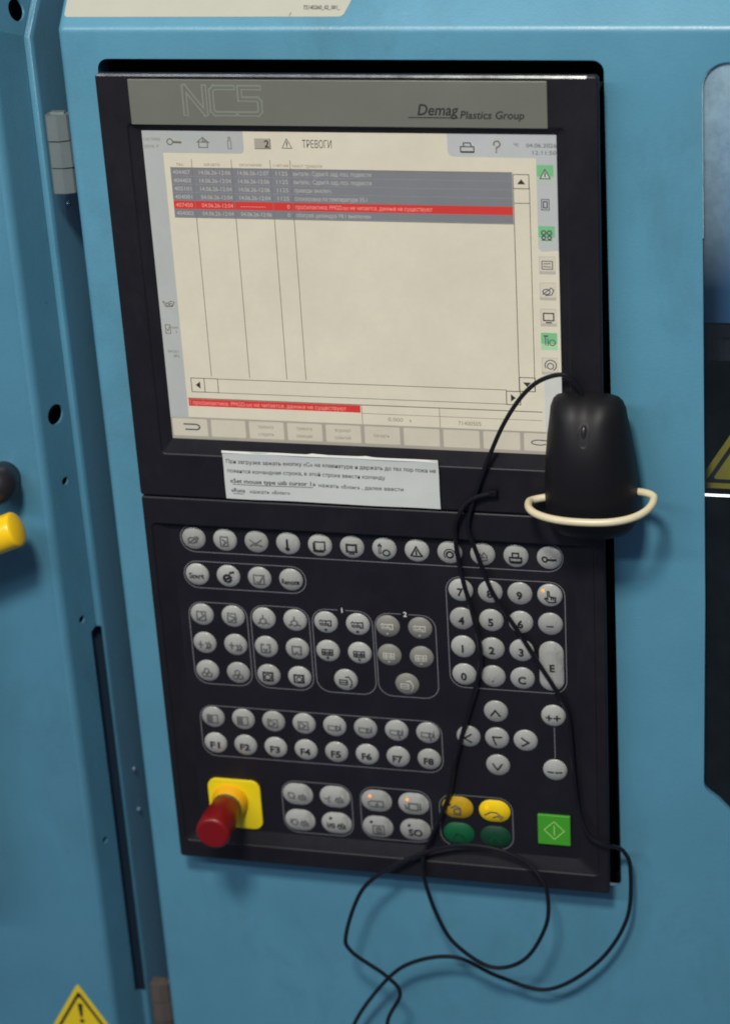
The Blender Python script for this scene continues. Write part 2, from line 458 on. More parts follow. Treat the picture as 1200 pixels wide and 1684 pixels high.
# ================================================================== THE MACHINE CABINET (painted sheet)
ZC = 20.0                      # front of the cabinet sheet
YF = -70.0                     # height of the fold, above it the sheet leans back 45 degrees
S45 = math.sqrt(0.5)
cab = thing('machine_cabinet', (150, 900, ZC + 40), 'light blue painted machine cabinet with rectangular cut-out holding the black control panel', 'machine cabinet')

panel_hole = [(x - (6.0 * (641 - y) / 689.0 if x > 300 else 0), y) for x, y in rr(-36, -48, 342, 641, 8)]
def window_outline(d=0.0):
    o = []
    for i in range(9):
        a = math.radians(180 + 90 * i / 8); o.append((421.5 + (18 - d) * math.cos(a), -29 + (18 - d) * math.sin(a)))
    o += [(760, -47 + d), (760, 700)]
    o += [(500, 636 - d), (421, 548.5 - d)]
    for i in range(5):
        a = math.radians(132 + 48 * i / 4); o.append((420 - d * 0 + (11.5 - d) * math.cos(a), 533 + (11.5 - d) * math.sin(a)))
    o += [(408.5 + d, 376)]
    return o
win_hole = window_outline()
XL, RB = -65.0, 6.0           # left bend of the cabinet sheet
front = plate([[(XL + RB, YF + 5), (900, YF + 5), (900, 1150), (XL + RB, 1150)], panel_hole, win_hole], ZC, ZC + 2.0)
def fold_path(r=7.0, n=7):
    """(y, z, ny, nz, mitre) of the sheet from bottom to top over the fold, outward normal"""
    pts = [(1150.0, ZC, 0, -1), (YF + 5, ZC, 0, -1)]
    t = r * math.tan(math.radians(22.5)); yc = YF + t
    if yc < YF + 5: pass
    for i in range(n + 1):
        a = math.radians(45.0 * i / n)
        ny, nz = -math.sin(a), -math.cos(a)
        pts.append((yc + r * ny, ZC + r + r * nz, ny, nz))
    e = pts[-1]
    pts.append((e[0] - 190 * S45, e[1] + 190 * S45, -S45, -S45))
    return pts
path = fold_path()
V, F = [], []
NB = 7
for (y, z, ny, nz) in path:
    for k in range(NB + 1):
        a = math.radians(90.0 * k / NB)
        dd = RB - RB * math.cos(a)
        V.append((XL + RB - RB * math.sin(a), y - dd * ny, z - dd * nz))
    V.append((XL, y - 55 * (ny if abs(ny) < 1e-6 or ny < -0.7 else -0.41), z + 55 * (1.0 if abs(ny) < 1e-6 else (S45 if ny < -0.7 else 1.0))))
W_ = NB + 2
for i in range(len(path) - 1):
    for k in range(W_ - 1):
        a = i * W_ + k; F.append((a, a + 1, a + W_ + 1, a + W_))
bend = (V, F)
V, F = [], []
for (y, z, ny, nz) in path[1:]:
    V += [(XL + RB, y, z), (900, y, z)]
for i in range(len(path) - 2):
    F.append((2 * i, 2 * i + 2, 2 * i + 3, 2 * i + 1))
top = (V, F)
hole_return = ring_strip(panel_hole, ZC + 0.5, panel_hole, ZC + 22)
hole_return = (hole_return[0], [q for q in hole_return[1] if all(hole_return[0][i][0] < -20 for i in q)])
win_return = ring_strip(win_hole, ZC + 0.5, win_hole, ZC + 5)
part('front_sheet', join(front, bend, top, hole_return, win_return), 'blue_paint', cab, smooth=True, sharp=40)

# hinges in the gap between the cabinet and the door
def knuckle(x0, x1, y0, y1, z):
    prof = [(x0, z + 12), (x0, z + 1.5), (x0 + 1.5, z), ((x0 + x1) / 2 + 1, z), (x1 - 1, z + 3.2), (x1, z + 5), (x1, z + 12)]
    v = [(a, y0, b) for a, b in prof] + [(a, y1, b) for a, b in prof]; n = len(prof)
    f = [(i, i + 1, n + i + 1, n + i) for i in range(n - 1)] + [tuple(range(n))[::-1], tuple(range(n, 2 * n))]
    return v, f
def hinge(y, mt):
    h = link('hinge', mesh(*box(-5.5, -1, 6, 5.5, 63, 11)), mt, cab, (-86.8, y, 50))
    for k in range(3):
        part('knuckle', knuckle(-95.2 + (0.6 if k == 1 else 0), -77.6 + (0.8 if k == 1 else 0), y + 20.8 * k + 0.4, y + 20.8 * k + 20.2, 50 - (1.0 if k == 1 else 0)), mt, h, (-86.8, y + 20.8 * k, 50))
hinge(3.5, 'hinge_metal')
hinge(815.0, 'hinge_brown')

# window: pane, pale cut edge of the pane
part('window_pane', sheet(window_outline(0.15), ZC + 3.0), 'pane', cab)
ed = [p for p in window_outline(0.35)]
edge = [(a, b, ZC + 1.2) for a, b in [(405.0, 80), (404.4, 30)] + ed[:9] + [(470, ed[8][1]), (600, ed[8][1])]]
part('pane_edge', tube(edge, 0.55, 8), 'pane_edge', cab, smooth=True)
# inside the machine
inn = link('interior_wall', mesh(*join(([(380, -58, 44), (900, -58, 44), (900, 172, 95), (380, 172, 95)], [(0, 1, 2, 3)]))), 'inner_blue', cab)
part('interior_liner', join(([(352, -58, 26), (352, 1100, 26), (352, 1100, 330), (352, -58, 330)], [(0, 1, 2, 3)]),
     ([(352, -58, 330), (352, 1100, 330), (980, 1100, 330), (980, -58, 330)], [(0, 1, 2, 3)]),
     ([(352, -58, 26), (352, -58, 330), (980, -58, 330), (980, -58, 26)], [(0, 1, 2, 3)]),
     ([(352, 1100, 26), (980, 1100, 26), (980, 1100, 330), (352, 1100, 330)], [(0, 1, 2, 3)]),
     ([(980, -58, 26), (980, -58, 330), (980, 1100, 330), (980, 1100, 26)], [(0, 1, 2, 3)])), 'cavity_black', cab)
beam = part('interior_beam', box(384, 174, 96, 900, 184, 126), 'dark_steel', cab, (384, 190, 96))
rib = [box(384 + 4.2 * i, 184.5, 98 + (0.8 if i % 2 else 0), 388 + 4.2 * i, 204, 126) for i in range(40)]
part('ribbed_track', join(*rib), 'ribbed_steel', cab, (384, 205, 98))

# ================================================================== THE DOOR ON THE LEFT
door = thing('machine_door', (-260, 900, ZC + 40), 'light blue machine door left of the control panel with folded edge and yellow handle', 'door')
def fold_strip(prof, y_bot=1150.0, y_top=None, lean=150.0):
    """profile of (x, depth) swept up the front and over the sharp fold"""
    V, F = [], []; n = len(prof)
    rows = []
    rows.append([(x, y_bot, ZC + d) for x, d in prof])
    if y_top is None:
        rows.append([(x, YF + d * math.tan(math.radians(22.5)), ZC + d) for x, d in prof])
        rows.append([(x, YF - lean * S45 + d * S45, ZC + lean * S45 + d * S45) for x, d in prof])
    else:
        rows.append([(x, y_top, ZC + d) for x, d in prof])
    for r in rows: V += r
    for k in range(len(rows) - 1):
        for i in range(n - 1):
            a = k * n + i; F.append((a, a + 1, a + n + 1, a + n))
    return V, F
XD, RD = -117.5, 11.0
arc = []
for i in range(9):
    a = math.radians(74.5 * i / 8)
    arc.append((XD - RD + RD * math.sin(a), RD - RD * math.cos(a)))
face = fold_strip([(-460, 0)] + arc)
part('door_sheet', face, 'door_paint', door, smooth=True, sharp=40)
# folded return with punched holes: built flat, then turned into the slanted plane
x0, d0 = arc[-1]
dirx, dird = (-106 - x0), (36 - d0)
LR = math.hypot(dirx, dird); ux, ud = dirx / LR, dird / LR
YR = YF + d0 * 0.4
holes = [(14.0, 247, 8.6), (15.5, 306.5, 3.6), (14.8, 434, 3.4), (9.5, 651, 3.0)]
flat = plate([[(0, 1150), (0, YF + 0.414 * d0 - 0.5), (LR - 1, YF + 0.414 * 36 - 0.9), (LR - 1, 447), (23.5, 450), (23, 823), (LR - 1, 826), (LR - 1, 1150)]] + [circ(u, y, r) for u, y, r in holes], 0, 1.8)
ret = ([(x0 + a * ux - c * ud, b, ZC + d0 + a * ud + c * ux) for a, b, c in flat[0]], flat[1])
upf = plate([[(0, 0.414 * d0), (LR - 1, 0.414 * 36), (LR - 1, 150), (0, 150)], circ(18, 31, 8.6)], 0, 1.8)
up = ([(x0 + u * ux - c * ud, YF + (d0 + u * ud - q) * S45, ZC + (d0 + u * ud + q) * S45) for u, q, c in upf[0]], upf[1])
bk = plate([[(14, 440), (42, 440), (42, 834), (14, 834)]], 5.5, 6.5)
part('shade_strip', ([(x0 + a * ux - c * ud, b, ZC + d0 + a * ud + c * ux) for a, b, c in bk[0]], bk[1]), 'shade_navy', door)  # added strip, its navy stands in for the shade in the notch
part('edge_return', join(ret, up), 'door_paint', door, smooth=True, sharp=30)
# added dark backing behind the door edge, blocks light leaking into the gap
part('door_light_block', fold_strip([(-440, 20), (-125, 20), (-121, 70), (-104, 75), (-103, 200), (-20, 200)]), 'shade_navy', door)
# frame post behind, with its narrow lip (cut away half way down)
post = fold_strip([(-101.5, 36), (-100.3, 37.2), (-99.5, 40), (-97.0, 180)])
part('frame_post', post, 'door_paint', door, smooth=True, sharp=50)
lip_a = fold_strip([(-107.0, 36.6), (-106.4, 35.9), (-101.5, 35.9), (-100.5, 37.2)], 447.0)
lip_b = fold_strip([(-107.0, 36.6), (-106.4, 35.9), (-101.5, 35.9), (-100.5, 37.2)], 1150.0, 826.0)
part('frame_lip', lip_a, 'door_paint', door, smooth=True, sharp=50)
part('frame_lip', lip_b, 'door_paint', door, smooth=True, sharp=50)
for y, d in ((85, 66), (606, 64), (648, 64)):
    v, f = lathe(0, 0, [(1.6, -1.5), (2.6, -1.2), (2.9, 0.6)], 14)
    part('screw', ([(-98.6 - c, y + b, ZC + d + a) for a, b, c in v], f), 'screw_blue', door, (-98.6, y, ZC + d), smooth=True)
# handle: yellow bow and black end knob
hp = catmull([(-128.5, 319.5, -20), (-136, 322.5, -20.5), (-157, 331, -22), (-185, 342, -25), (-208, 354, -27), (-220, 374, -28), (-221, 400, -29), (-226, 470, -31), (-228, 560, -31), (-232, 640, -30), (-238, 672, -24), (-241, 690, -8), (-242, 694, 20)], 8)
part('handle', tube(hp, lambda t: 14.6 * max(0.05, 1 - (1 - t / 0.06) ** 2) ** 0.5 if t < 0.06 else 14.6, 24), 'handle_yellow', door, smooth=True)
part('handle_foot', lathe(-186, 342, [(8, -14), (9, 6), (10.5, 19), (10.5, 19.9)], 24), 'knob_black', door, smooth=True)
part('knob', lathe(-152.5, 293, [(4, -14.6), (8, -13.2), (12, -9.6), (14.8, -4.6), (16.2, 1.5), (15.6, 8), (13.4, 13), (12.5, 19.8)], 40), 'knob_black', door, smooth=True)

# ================================================================== THE CONTROL PANEL
pan = thing('control_panel', (151, 635, 25), 'black machine control panel with lit alarm screen above a keypad of round grey keys', 'control panel')
X0, X1, Y0, YS, Y1 = -31.6, 334.8, -42.0, 295.6, 634.8
ZS, ZK = 4.0, 6.4                       # depth of the screen and of the keyboard foil
hole = rr(-10, -4.2, 311, 257.5, 3)
scr_ol = rr(-1.6, 0.9, 304.3, 246.6, 0.01)
# upper module
up_front = plate([rr(X0, Y0, X1, YS - 0.7, 3), hole], 0, 7.0, 1.5)
part('screen_housing', up_front, 'black_plastic', pan, smooth=True, sharp=50)
h2 = rr(-10, -4.2, 311, 257.5, 3, 6); s2 = rr(-1.6, 0.9, 304.3, 246.6, 0.4, 6)
part('screen_bezel', join(ring_strip(h2, 1.2, s2, ZS + 0.2), ring_strip(s2, ZS + 0.2, s2, ZS + 3)), 'black_plastic', pan, smooth=True, sharp=30)
mat('glint_gloss', (0.02, 0.02, 0.024, 1), rough=0.20, spec=1.0, vary=0.2, vscale=60, rvary=0.05)
part('glint_facet', ([(X0 + 1.5, Y0 - 0.05, 1.0), (X1 - 8, Y0 - 0.05, 1.0), (X1 - 8, Y0 + 0.06, 0.40), (X0 + 1.5, Y0 + 0.06, 0.40), (X0 + 1.5, Y0 + 1.5, -0.36), (X1 - 8, Y0 + 1.5, -0.36), (X1 - 8, Y0 + 1.9, 0.1), (X0 + 1.5, Y0 + 1.9, 0.1)], [(0, 1, 2, 3), (3, 2, 5, 4), (4, 5, 6, 7)]), 'glint_gloss', pan)  # added facet on the top bevel, angled to mirror the lamps as a highlight
part('side_wall', box(200, Y0 + 14, 9.2, X1 - 1.6, Y1 - 5, 40), 'black_plastic', pan)
part('housing_body', join(box(X0 + 9, Y0 + 12, 9.0, X1 - 9, Y1 - 9, 60)), 'cavity_black', pan)
part('cavity_liner', join(ring_strip(rr(-70 + 20, -64, 352, 652, 1, 1), 41.5, rr(-70 + 20, -64, 352, 652, 1, 1), 62), ring_strip(rr(-50, -64, 352, 652, 1, 1), 42, rr(-36.5, -48.5, 342.5, 641.5, 1, 1), 42), sheet([(-50, -64), (352, -64), (352, 652), (-50, 652)], 62)), 'cavity_black', pan)
# lower module: rim with a recessed key field whose lower edge slopes
kf = rr(-25, 320.0, 326, 617.5, 4)
part('keyboard_housing', plate([rr(X0, YS + 0.5, X1, Y1, 2.5), kf], 0.6, 7.6, 1.5), 'black_plastic', pan, smooth=True, sharp=50)
kf_a = rr(-25, 320.0, 326, 617.5, 4); kf_b = rr(-11, 320.6, 311, 606.5, 4)
part('keyboard_slope', join(ring_strip(kf_a, 1.3, kf_b, ZK + 0.1)), 'black_plastic', pan, smooth=True, sharp=30)
foil = part('keyboard_foil', sheet(rr(-16, 317, 315, 609, 1), ZK), 'keyboard_foil', pan)

# header plate
hd = part('header_plate', plate([rr(-6.4, -38.4, 299.3, -5.0, 0.6)], -0.9, 0.4, 0.25), 'header_metal', pan, (146, -22, 0), smooth=True, sharp=40)
nc = Ico(2.3)
def nc_letters(i):
    i.L((36, -13.4), (36, -33.2), (51, -13.4), (51, -33.2))
    i.L((72.5, -32.8), (58.5, -32.8), (56.2, -30.5), (56.2, -16.0), (58.5, -13.6), (72.5, -13.6))
    i.L((92, -32.8), (77.5, -32.8), (77.5, -24.4), (90.2, -24.4), (92, -22.5), (92, -15.6), (90.2, -13.6), (76.5, -13.6))
    return i
part('raised_lettering', nc_letters(Ico(4.0)).flat(-1.05), 'emboss', hd, (64, -23, -1))
part('raised_lettering', nc_letters(Ico(1.8)).flat(-1.15), 'header_metal', hd, (64, -23, -1))
part('brand_lettering', join(text('Demag', 8.0, 207, -13.9, -1.05, width=29.5, bold=0.010, italic=0.22), text('Plastics Group', 5.6, 237.5, -11.6, -1.05, width=45.5, bold=0.010, italic=0.2),
     Ico(0.7).L((200.6, -12.1), (236.0, -12.1)).flat(-1.05)), 'print_black', hd, (207, -14, -1))

# ------------------------------------------------------------------ the screen
scr = part('screen', sheet([(-2.4, 0.2), (305, 0.2), (305, 247.4), (-2.4, 247.4)], ZS + 1.0), 'lcd_beige', pan, (-1.5, 1, ZS + 1.0))
Z0 = ZS + 1.0
def sp(name, vf, m, lift=1):
    v, f = vf
    return part(name, ([(a, b, Z0 - 0.07 * lift + (c[0] if c else 0) * 0.6) for a, b, *c in v], f), 'lcd_' + m, scr, (v[0][0], v[0][1], Z0))
def rect(x0, y0, x1, y1, r=0):
    return sheet(rr(x0, y0, x1, y1, r, 4), 0)
def ln(w, *pts, close=False):
    return Ico(w).L(*pts, close=close).flat()
sp('side_bar', sheet([(-2.4, 0.2)] + [(75.4, 0.2)] + [(75.4 - 3.2 + 3.2 * math.cos(a), 14.6 + 3.2 * math.sin(a)) for a in (0, .4, .8, 1.2, 1.57)] + [(13.4, 17.8), (13.2, 229.3), (-2.4, 229.3)], 0), 'bar')
sp('corner_bar', sheet([(226, 0.2), (305, 0.2), (305, 86), (293, 87.4), (291, 86.6), (289.6, 84.5), (289.4, 18.2), (230, 17.8), (227.4, 16.8), (226.2, 14.4)], 0), 'rightbar')
sp('corner_bar', rect(291.3, 181.5, 305, 243.5, 1), 'pale')
sp('counter_box', rect(83.7, 6.2, 95.4, 13.6), 'box', 2)
sp('counter_number', join(text('2', 5.4, 92.9, 12.8, 0, align='C', bold=0.02), ln(0.45, (83.7, 13.8), (95.6, 13.8), (95.6, 6.4))), 'ink', 3)
sp('title_text', text('ТРЕВОГИ', 5.8, 119.6, 12.8, 0, width=21.8), 'ink', 2)
sp('title_icon', Ico(0.5).L((108, 6.2), (111.6, 13.2), (104.4, 13.2), close=True).L((108, 8.6), (108, 11.0), w=0.8).D(108, 12.2, 0.4).flat(), 'ink', 2)
sp('menu_icon', Ico(0.8).C(19.4, 9.4, 2.2).L((21.8, 9.6), (27.6, 9.8), w=1.5).flat(), 'line', 2)
sp('menu_icon', Ico(0.7).L((40.2, 9.6), (44.6, 5.8), (49.2, 9.8)).R(41.4, 9.4, 48.0, 13.4).C(45.5, 8.0, 1.0).flat(), 'line', 2)
sp('menu_icon', Ico(0.7).C(64.8, 6.2, 0.8).R(63.6, 8.0, 66.0, 14.2).flat(), 'faint', 2)
sp('level_text', join(text('система', 2.7, -0.6, 8.6, 0, width=12.6), text('уров. 4', 2.7, -0.8, 14.0, 0, width=11)), 'faint', 2)
sp('menu_icon', Ico(0.8).R(235.6, 10.4, 245.2, 14.0).L((237.8, 10.2), (237.8, 7.6), (242.6, 7.6), (243.4, 10.2)).L((236, 14.5), (245, 14.5), w=0.9).flat(), 'ink', 2)
sp('menu_icon', Ico(1.0).C(261.8, 8.3, 2.2, a0=-200, a1=90).L((261.6, 10.6), (261.4, 12.2)).D(261.2, 14.0, 0.7).flat(), 'line', 2)
sp('date_text', join(text('Чт', 2.8, 274.0, 9.9, 0, width=3.6), text('04.06.2026', 3.0, 282.6, 10.4, 0, width=21.6), text('12:11:50', 3.0, 287.2, 15.6, 0, width=16.6)), 'slate', 2)
# table
cols = [17.8, 34.6, 65.0, 94.4, 109.4, 272.0]
yt = [29.0 + 6.28 * i for i in range(7)]
for i in range(6):
    sp('table_row', rect(17.8, yt[i], 272.0, yt[i + 1] - (0.0 if i in (3, 4, 5) else 0.05)), 'red' if i == 4 else 'row')
rows = [('404407', '14.06.26-12:06', '14.06.26-12:07', '1125', 'выталк.: СдвигА зад.-поз. подвести', 58),
        ('404403', '14.06.26-12:04', '14.06.26-12:06', '1125', 'выталк.: СдвигА зад.-поз. подвести', 58),
        ('405101', '14.06.26-12:04', '14.06.26-12:06', '1125', 'приводы выключ.', 28),
        ('404001', '04.06.26-12:04', '14.06.26-12:04', '1125', 'блокировка по температуре У5.1', 54),
        ('407450', '04.06.26-12:04', '----------', '0', 'профилактика: PMGD.txt не читается, данные не существуют', 102),
        ('404002', '04.06.26-12:04', '04.06.26-12:06', '0', 'обогрев цилиндра У8.1 выключен', 56)]
for i, (a, b, c, d, e, w) in enumerate(rows):
    yb = yt[i] + 4.75
    sp('row_text', join(text(a, 3.1, 19.4, yb, 0, width=13.2), text(b, 3.1, 39.6, yb, 0, width=24.0), text(c, 3.1, 69.2, yb, 0, width=23.4 if i != 4 else 19),
       text(d, 3.1, 106.8, yb, 0, width=(8.6 if d == '1125' else 2.0), align='R'), text(e, 3.2, 111.2, yb, 0, width=w)), 'salmon' if i == 4 else 'white', 2)
sp('column_heading', join(text('No.', 2.6, 25.8, 27.6, 0, align='C'), text('начато', 2.6, 50, 27.4, 0, align='C', width=12), text('окончание', 2.6, 79.4, 27.2, 0, align='C', width=17),
   text('счетчик', 2.6, 96.4, 27.4, 0, width=12), text('текст тревоги', 2.6, 110.6, 27.6, 0, width=22.5)), 'faint', 2)
for k, x in enumerate(cols[1:5]):
    sp('column_line', join(ln(0.45, (x, 22.4), (x, 29.0)), ln(0.5, (x, 66.9), (x, 193.4))), 'line', 2)
    sp('column_line', ln(0.45, (x, 29.0), (x, 66.7)), 'row_dark', 3)
sp('table_edge', ln(0.5, (17.8, 28.9), (272, 28.9)), 'line', 2)
sp('table_edge', ln(0.5, (17.8, 67.0), (272, 67.0)), 'line', 2)
# scroll bars
sp('scroll_bar', join(ln(0.55, (272.6, 30.2), (284, 30.2), (284, 40.6), (272.6, 40.6), close=True), ln(0.5, (272.6, 51.4), (284, 51.4)), ln(0.5, (272.6, 40), (272.6, 196.4)), ln(0.45, (284.2, 40), (284.2, 196)),
   ln(0.6, (272.8, 185.2), (284.4, 185.2), (284.4, 196.2), (272.8, 196.2), close=True)), 'ink', 2)
sp('scroll_arrow', sheet([(278.4, 33.6), (281.4, 37.4), (275.4, 37.4)], 0), 'ink', 2)
sp('scroll_arrow', sheet([(275.4, 189), (281.4, 189), (278.4, 192.6)], 0), 'ink', 2)
sp('scroll_bar', join(ln(0.55, (17.9, 195.5), (28.4, 195.5), (28.4, 206.9), (17.9, 206.9), close=True), ln(0.5, (28.4, 195.5), (39.2, 195.5), (39.2, 206.9), (28.4, 206.9)), ln(0.45, (39, 195.6), (263, 195.6)), ln(0.4, (39, 207), (263, 207)),
   ln(0.6, (262.7, 196.5), (273.2, 196.5), (273.2, 207.2), (262.7, 207.2), close=True)), 'ink', 2)
sp('scroll_arrow', sheet([(21.2, 201.2), (25.0, 198.2), (25.0, 204.2)], 0), 'ink', 2)
sp('scroll_arrow', sheet([(269.8, 201.8), (266, 198.8), (266, 204.8)], 0), 'ink', 2)
# status line
sp('status_bar', rect(14.3, 212.8, 150.4, 218.8), 'red')
sp('status_text', text('! профилактика: PMGD.txt не читается, данные не существуют', 3.3, 15.4, 217.5, 0, width=124), 'salmon', 2)
sp('status_line', ln(0.7, (14.3, 212.3), (289, 212.3)), 'line', 2)
sp('status_line', ln(0.35, (151, 219.2), (289, 219.2)), 'line', 2)
sp('status_line', ln(0.4, (151.4, 212.5), (151.4, 228)), 'line', 3)
sp('status_line', ln(0.4, (211.4, 212.5), (211.4, 228)), 'line', 3)
sp('status_text', text('0.000   s', 3.1, 171.4, 224.8, 0, width=18), 'faint', 2)
sp('status_text', text('71400505', 3.4, 225.4, 225.6, 0, width=17.4), 'faint', 2)
# softkeys
sp('softkey_strip', rect(-2.4, 228.2, 305, 247.4), 'keygap')
sx = [-1.2, 29.9, 60.5, 91.0, 121.4, 151.8, 182.2, 212.8, 243.4, 274.2, 305.2]
for i in range(10):
    a, b = sx[i] + 0.6, sx[i + 1] - 1.6
    sp('softkey', rect(a, 229.6, b, 244.9, 1.2), 'keylo', 2)
    sp('softkey', rect(a + 0.1, 229.6, b - 0.7, 243.9, 1.0), 'key', 3)
for x, t in ((74.4, ('тревога', 'стереть')), (105, ('тревога', 'реакция')), (135.2, ('журнал', 'событий')), (165.7, ('печать',))):
    for k, s_ in enumerate(t):
        sp('softkey_text', text(s_, 2.8, x, (235.2 + 6.2 * k) if len(t) > 1 else 238.4, 0, align='C', width=12.4), 'faint', 4)
sp('softkey_icon', Ico(1.2).L((8.8, 234.2), (18, 234.2)).C(18, 236.4, 3.2, ry=2.2, a0=-90, a1=90).L((18, 238.6), (10, 238.6)).flat(), 'slate', 4)
sp('softkey_icon', Ico(0.8).C(286.5, 237, 6, ry=2.0, a0=40, a1=300).L((288.6, 235.0), (293, 235.4)).flat(), 'slate', 4)
# right column of icons
ry = [29.6, 52.0, 74.6, 97.4, 117.3, 137.4, 155.9, 175.4]
for i, y in enumerate(ry):
    if i == 1: continue
    g = i in (0, 2, 6)
    sp('icon_tile', rect(289.7, y - 6.6, 301.7, y + 7.0, 0.6), 'greenhi' if g else 'tile')
    sp('icon_tile', rect(289.7 if g else 290.1, y - 6.6 if g else y - 6.2, 301.7 if g else 301.5, y + (2.0 if g else 4.6), 0.6), 'green' if g else 'panel', 2)
def ric(i): return Ico(0.75)
y = ry[0]; sp('side_icon', sheet([(295.6, y - 3.2), (299, y + 3.2), (292.2, y + 3.2)], 0), 'pale', 3)
sp('side_icon', Ico(0.65).L((295.6, y - 3.4), (299.2, y + 3.4), (292, y + 3.4), close=True).L((295.6, y - 1), (295.6, y + 2), w=0.9).flat(), 'ink', 4)
y = ry[1]; sp('side_icon', Ico(0.6).R(292.6, y - 3.8, 298, y + 4).R(294, y - 2.2, 296.6, y + 2.4, w=0.9).flat(), 'slate', 3)
y = ry[2]; sp('side_icon', Ico(0.9).C(293.6, y - 1.6, 1.5).C(297.8, y - 1.6, 1.5).C(293.6, y + 2, 1.3).C(297.8, y + 2, 1.3).L((292, y + 4), (299.4, y + 4), w=0.6).flat(), 'slate', 3)
y = ry[3]; sp('side_icon', Ico(0.65).R(291.8, y - 3, 299.4, y + 3).L((293, y - 1), (298, y - 1.2)).L((293, y + 1), (298, y + 1.3)).flat(), 'slate', 3)
y = ry[4]; sp('side_icon', Ico(0.75).C(294.6, y + 0.4, 2.6, ry=2.0).L((292, y + 2.4), (298, y - 2.6), (300, y - 1), (298.4, y + 2.6), (294, y + 3.2)).flat(), 'slate', 3)
y = ry[5]; sp('side_icon', Ico(0.95).R(292.0, y - 3.2, 299.4, y + 2.4).L((294, y + 4), (297.6, y + 4)).flat(), 'ink', 3)
y = ry[6]; sp('side_icon', Ico(0.65).L((292.4, y - 4), (294.4, y - 4), w=1.2).L((293, y - 3), (293, y + 3)).L((294.8, y - 2), (294.8, y + 3.4)).C(298, y + 1, 2.2).flat(), 'slate', 3)
y = ry[7]; sp('side_icon', Ico(0.75).C(296.2, y, 2.3).C(296.4, y - 0.6, 4.2, a0=150, a1=420).flat(), 'slate', 3)
# left column
sp('side_icon', Ico(0.55).L((1.5, 133.6), (4.4, 135.4), (8, 133.4), (10.6, 134.4), (9, 137.6), (3.4, 138), close=True).C(5, 136.2, 1.2).C(7.8, 136.2, 1.1).flat(), 'line', 2)
sp('side_icon', join(Ico(0.55).R(1.6, 152.6, 5.4, 159.6).L((2.4, 156), (3.4, 157.6), (4.8, 154)).flat(), text('мин', 2.2, 6.4, 155.6, 0, width=5.4), text('5', 2.2, 9.4, 159.2, 0)), 'line', 2)
sp('side_icon', join(text('Загруз', 2.2, 1.4, 175.0, 0, width=8.8), text('№5', 2.4, 6.2, 179.2, 0, width=4.2)), 'line', 2)

# ------------------------------------------------------------------ keys: domes of the keyboard foil
KR = 9.75
def dome_h(x, y, a, b, r, H):
    """height of the dome at (x, y); a, b half lengths of the straight parts"""
    dx = max(abs(x) - a, 0.0); dy = max(abs(y) - b, 0.0)
    d = min(math.hypot(dx, dy) / r, 1.0)
    return H * (1 - d ** 2.2)
def dome(a, b, r, H, n=32):
    v, f = [], []
    rings = [1.0, 0.93, 0.82, 0.66, 0.46, 0.22]
    base = []
    for i in range(n):
        t = 2 * math.pi * (i + 0.5) / n
        c, s = math.cos(t), math.sin(t)
        base.append((c, s, (a if c > 0 else -a), (b if s > 0 else -b)))
    v += [(ox + r * c, oy + r * s, 0.15) for c, s, ox, oy in base]
    for q in rings:
        v += [(ox * (1 if q > 0.3 else 1) + r * q * c, oy + r * q * s, -0.35 - H * (1 - q ** 2.2)) for c, s, ox, oy in base]
    for k in range(len(rings)):
        for i in range(n):
            j = (i + 1) % n
            f.append((k * n + i, k * n + j, (k + 1) * n + j, (k + 1) * n + i))
    f.append(tuple(range(len(rings) * n, (len(rings) + 1) * n)))
    return mesh(v, f, True, 60)
SH = {'round': (0.0, 0.0, KR, 2.9), 'oval': (2.6, 0.0, 10.3, 2.8), 'tall': (0.0, 12.4, KR, 2.7)}
proto = {}
def key(x, y, ico=None, shape='round', m='key_grey', ink='print_black', led=None, legend='legend', label=None):
    a, b, r, H = SH[shape]
    if (shape, m) not in proto:
        me = dome(a, b, r, H); me.materials.append(M[m]); proto[(shape, m)] = me
    k = link('key', proto[(shape, m)], None, pan, (x, y, ZK))
    if label: k['label'] = label
    if ico is not None:
        v = [(p, q, -0.35 - dome_h(p, q, a, b, r, H) - 0.42 - ico.k.get(i, 0.0)) for i, (p, q) in enumerate(ico.v)]
        link(legend, mesh(v, ico.f), ink, k, (x, y, ZK))
    if led is not None:
        lx, ly, lm = led
        hz_ = dome_h(lx, ly, a, b, r, H) + 0.35
        lv, lf = lathe(lx, ly, [(0.8, -hz_ - 0.55), (1.25, -hz_ - 0.35), (1.3, -hz_ + 0.3)], 12)
        link('indicator_light', mesh(lv, lf, True, 50), lm, k, (x, y, ZK))
    return k
I = lambda w=0.8: Ico(w * 1.2)
CX = [6.9 + 25.88 * i for i in range(12)]
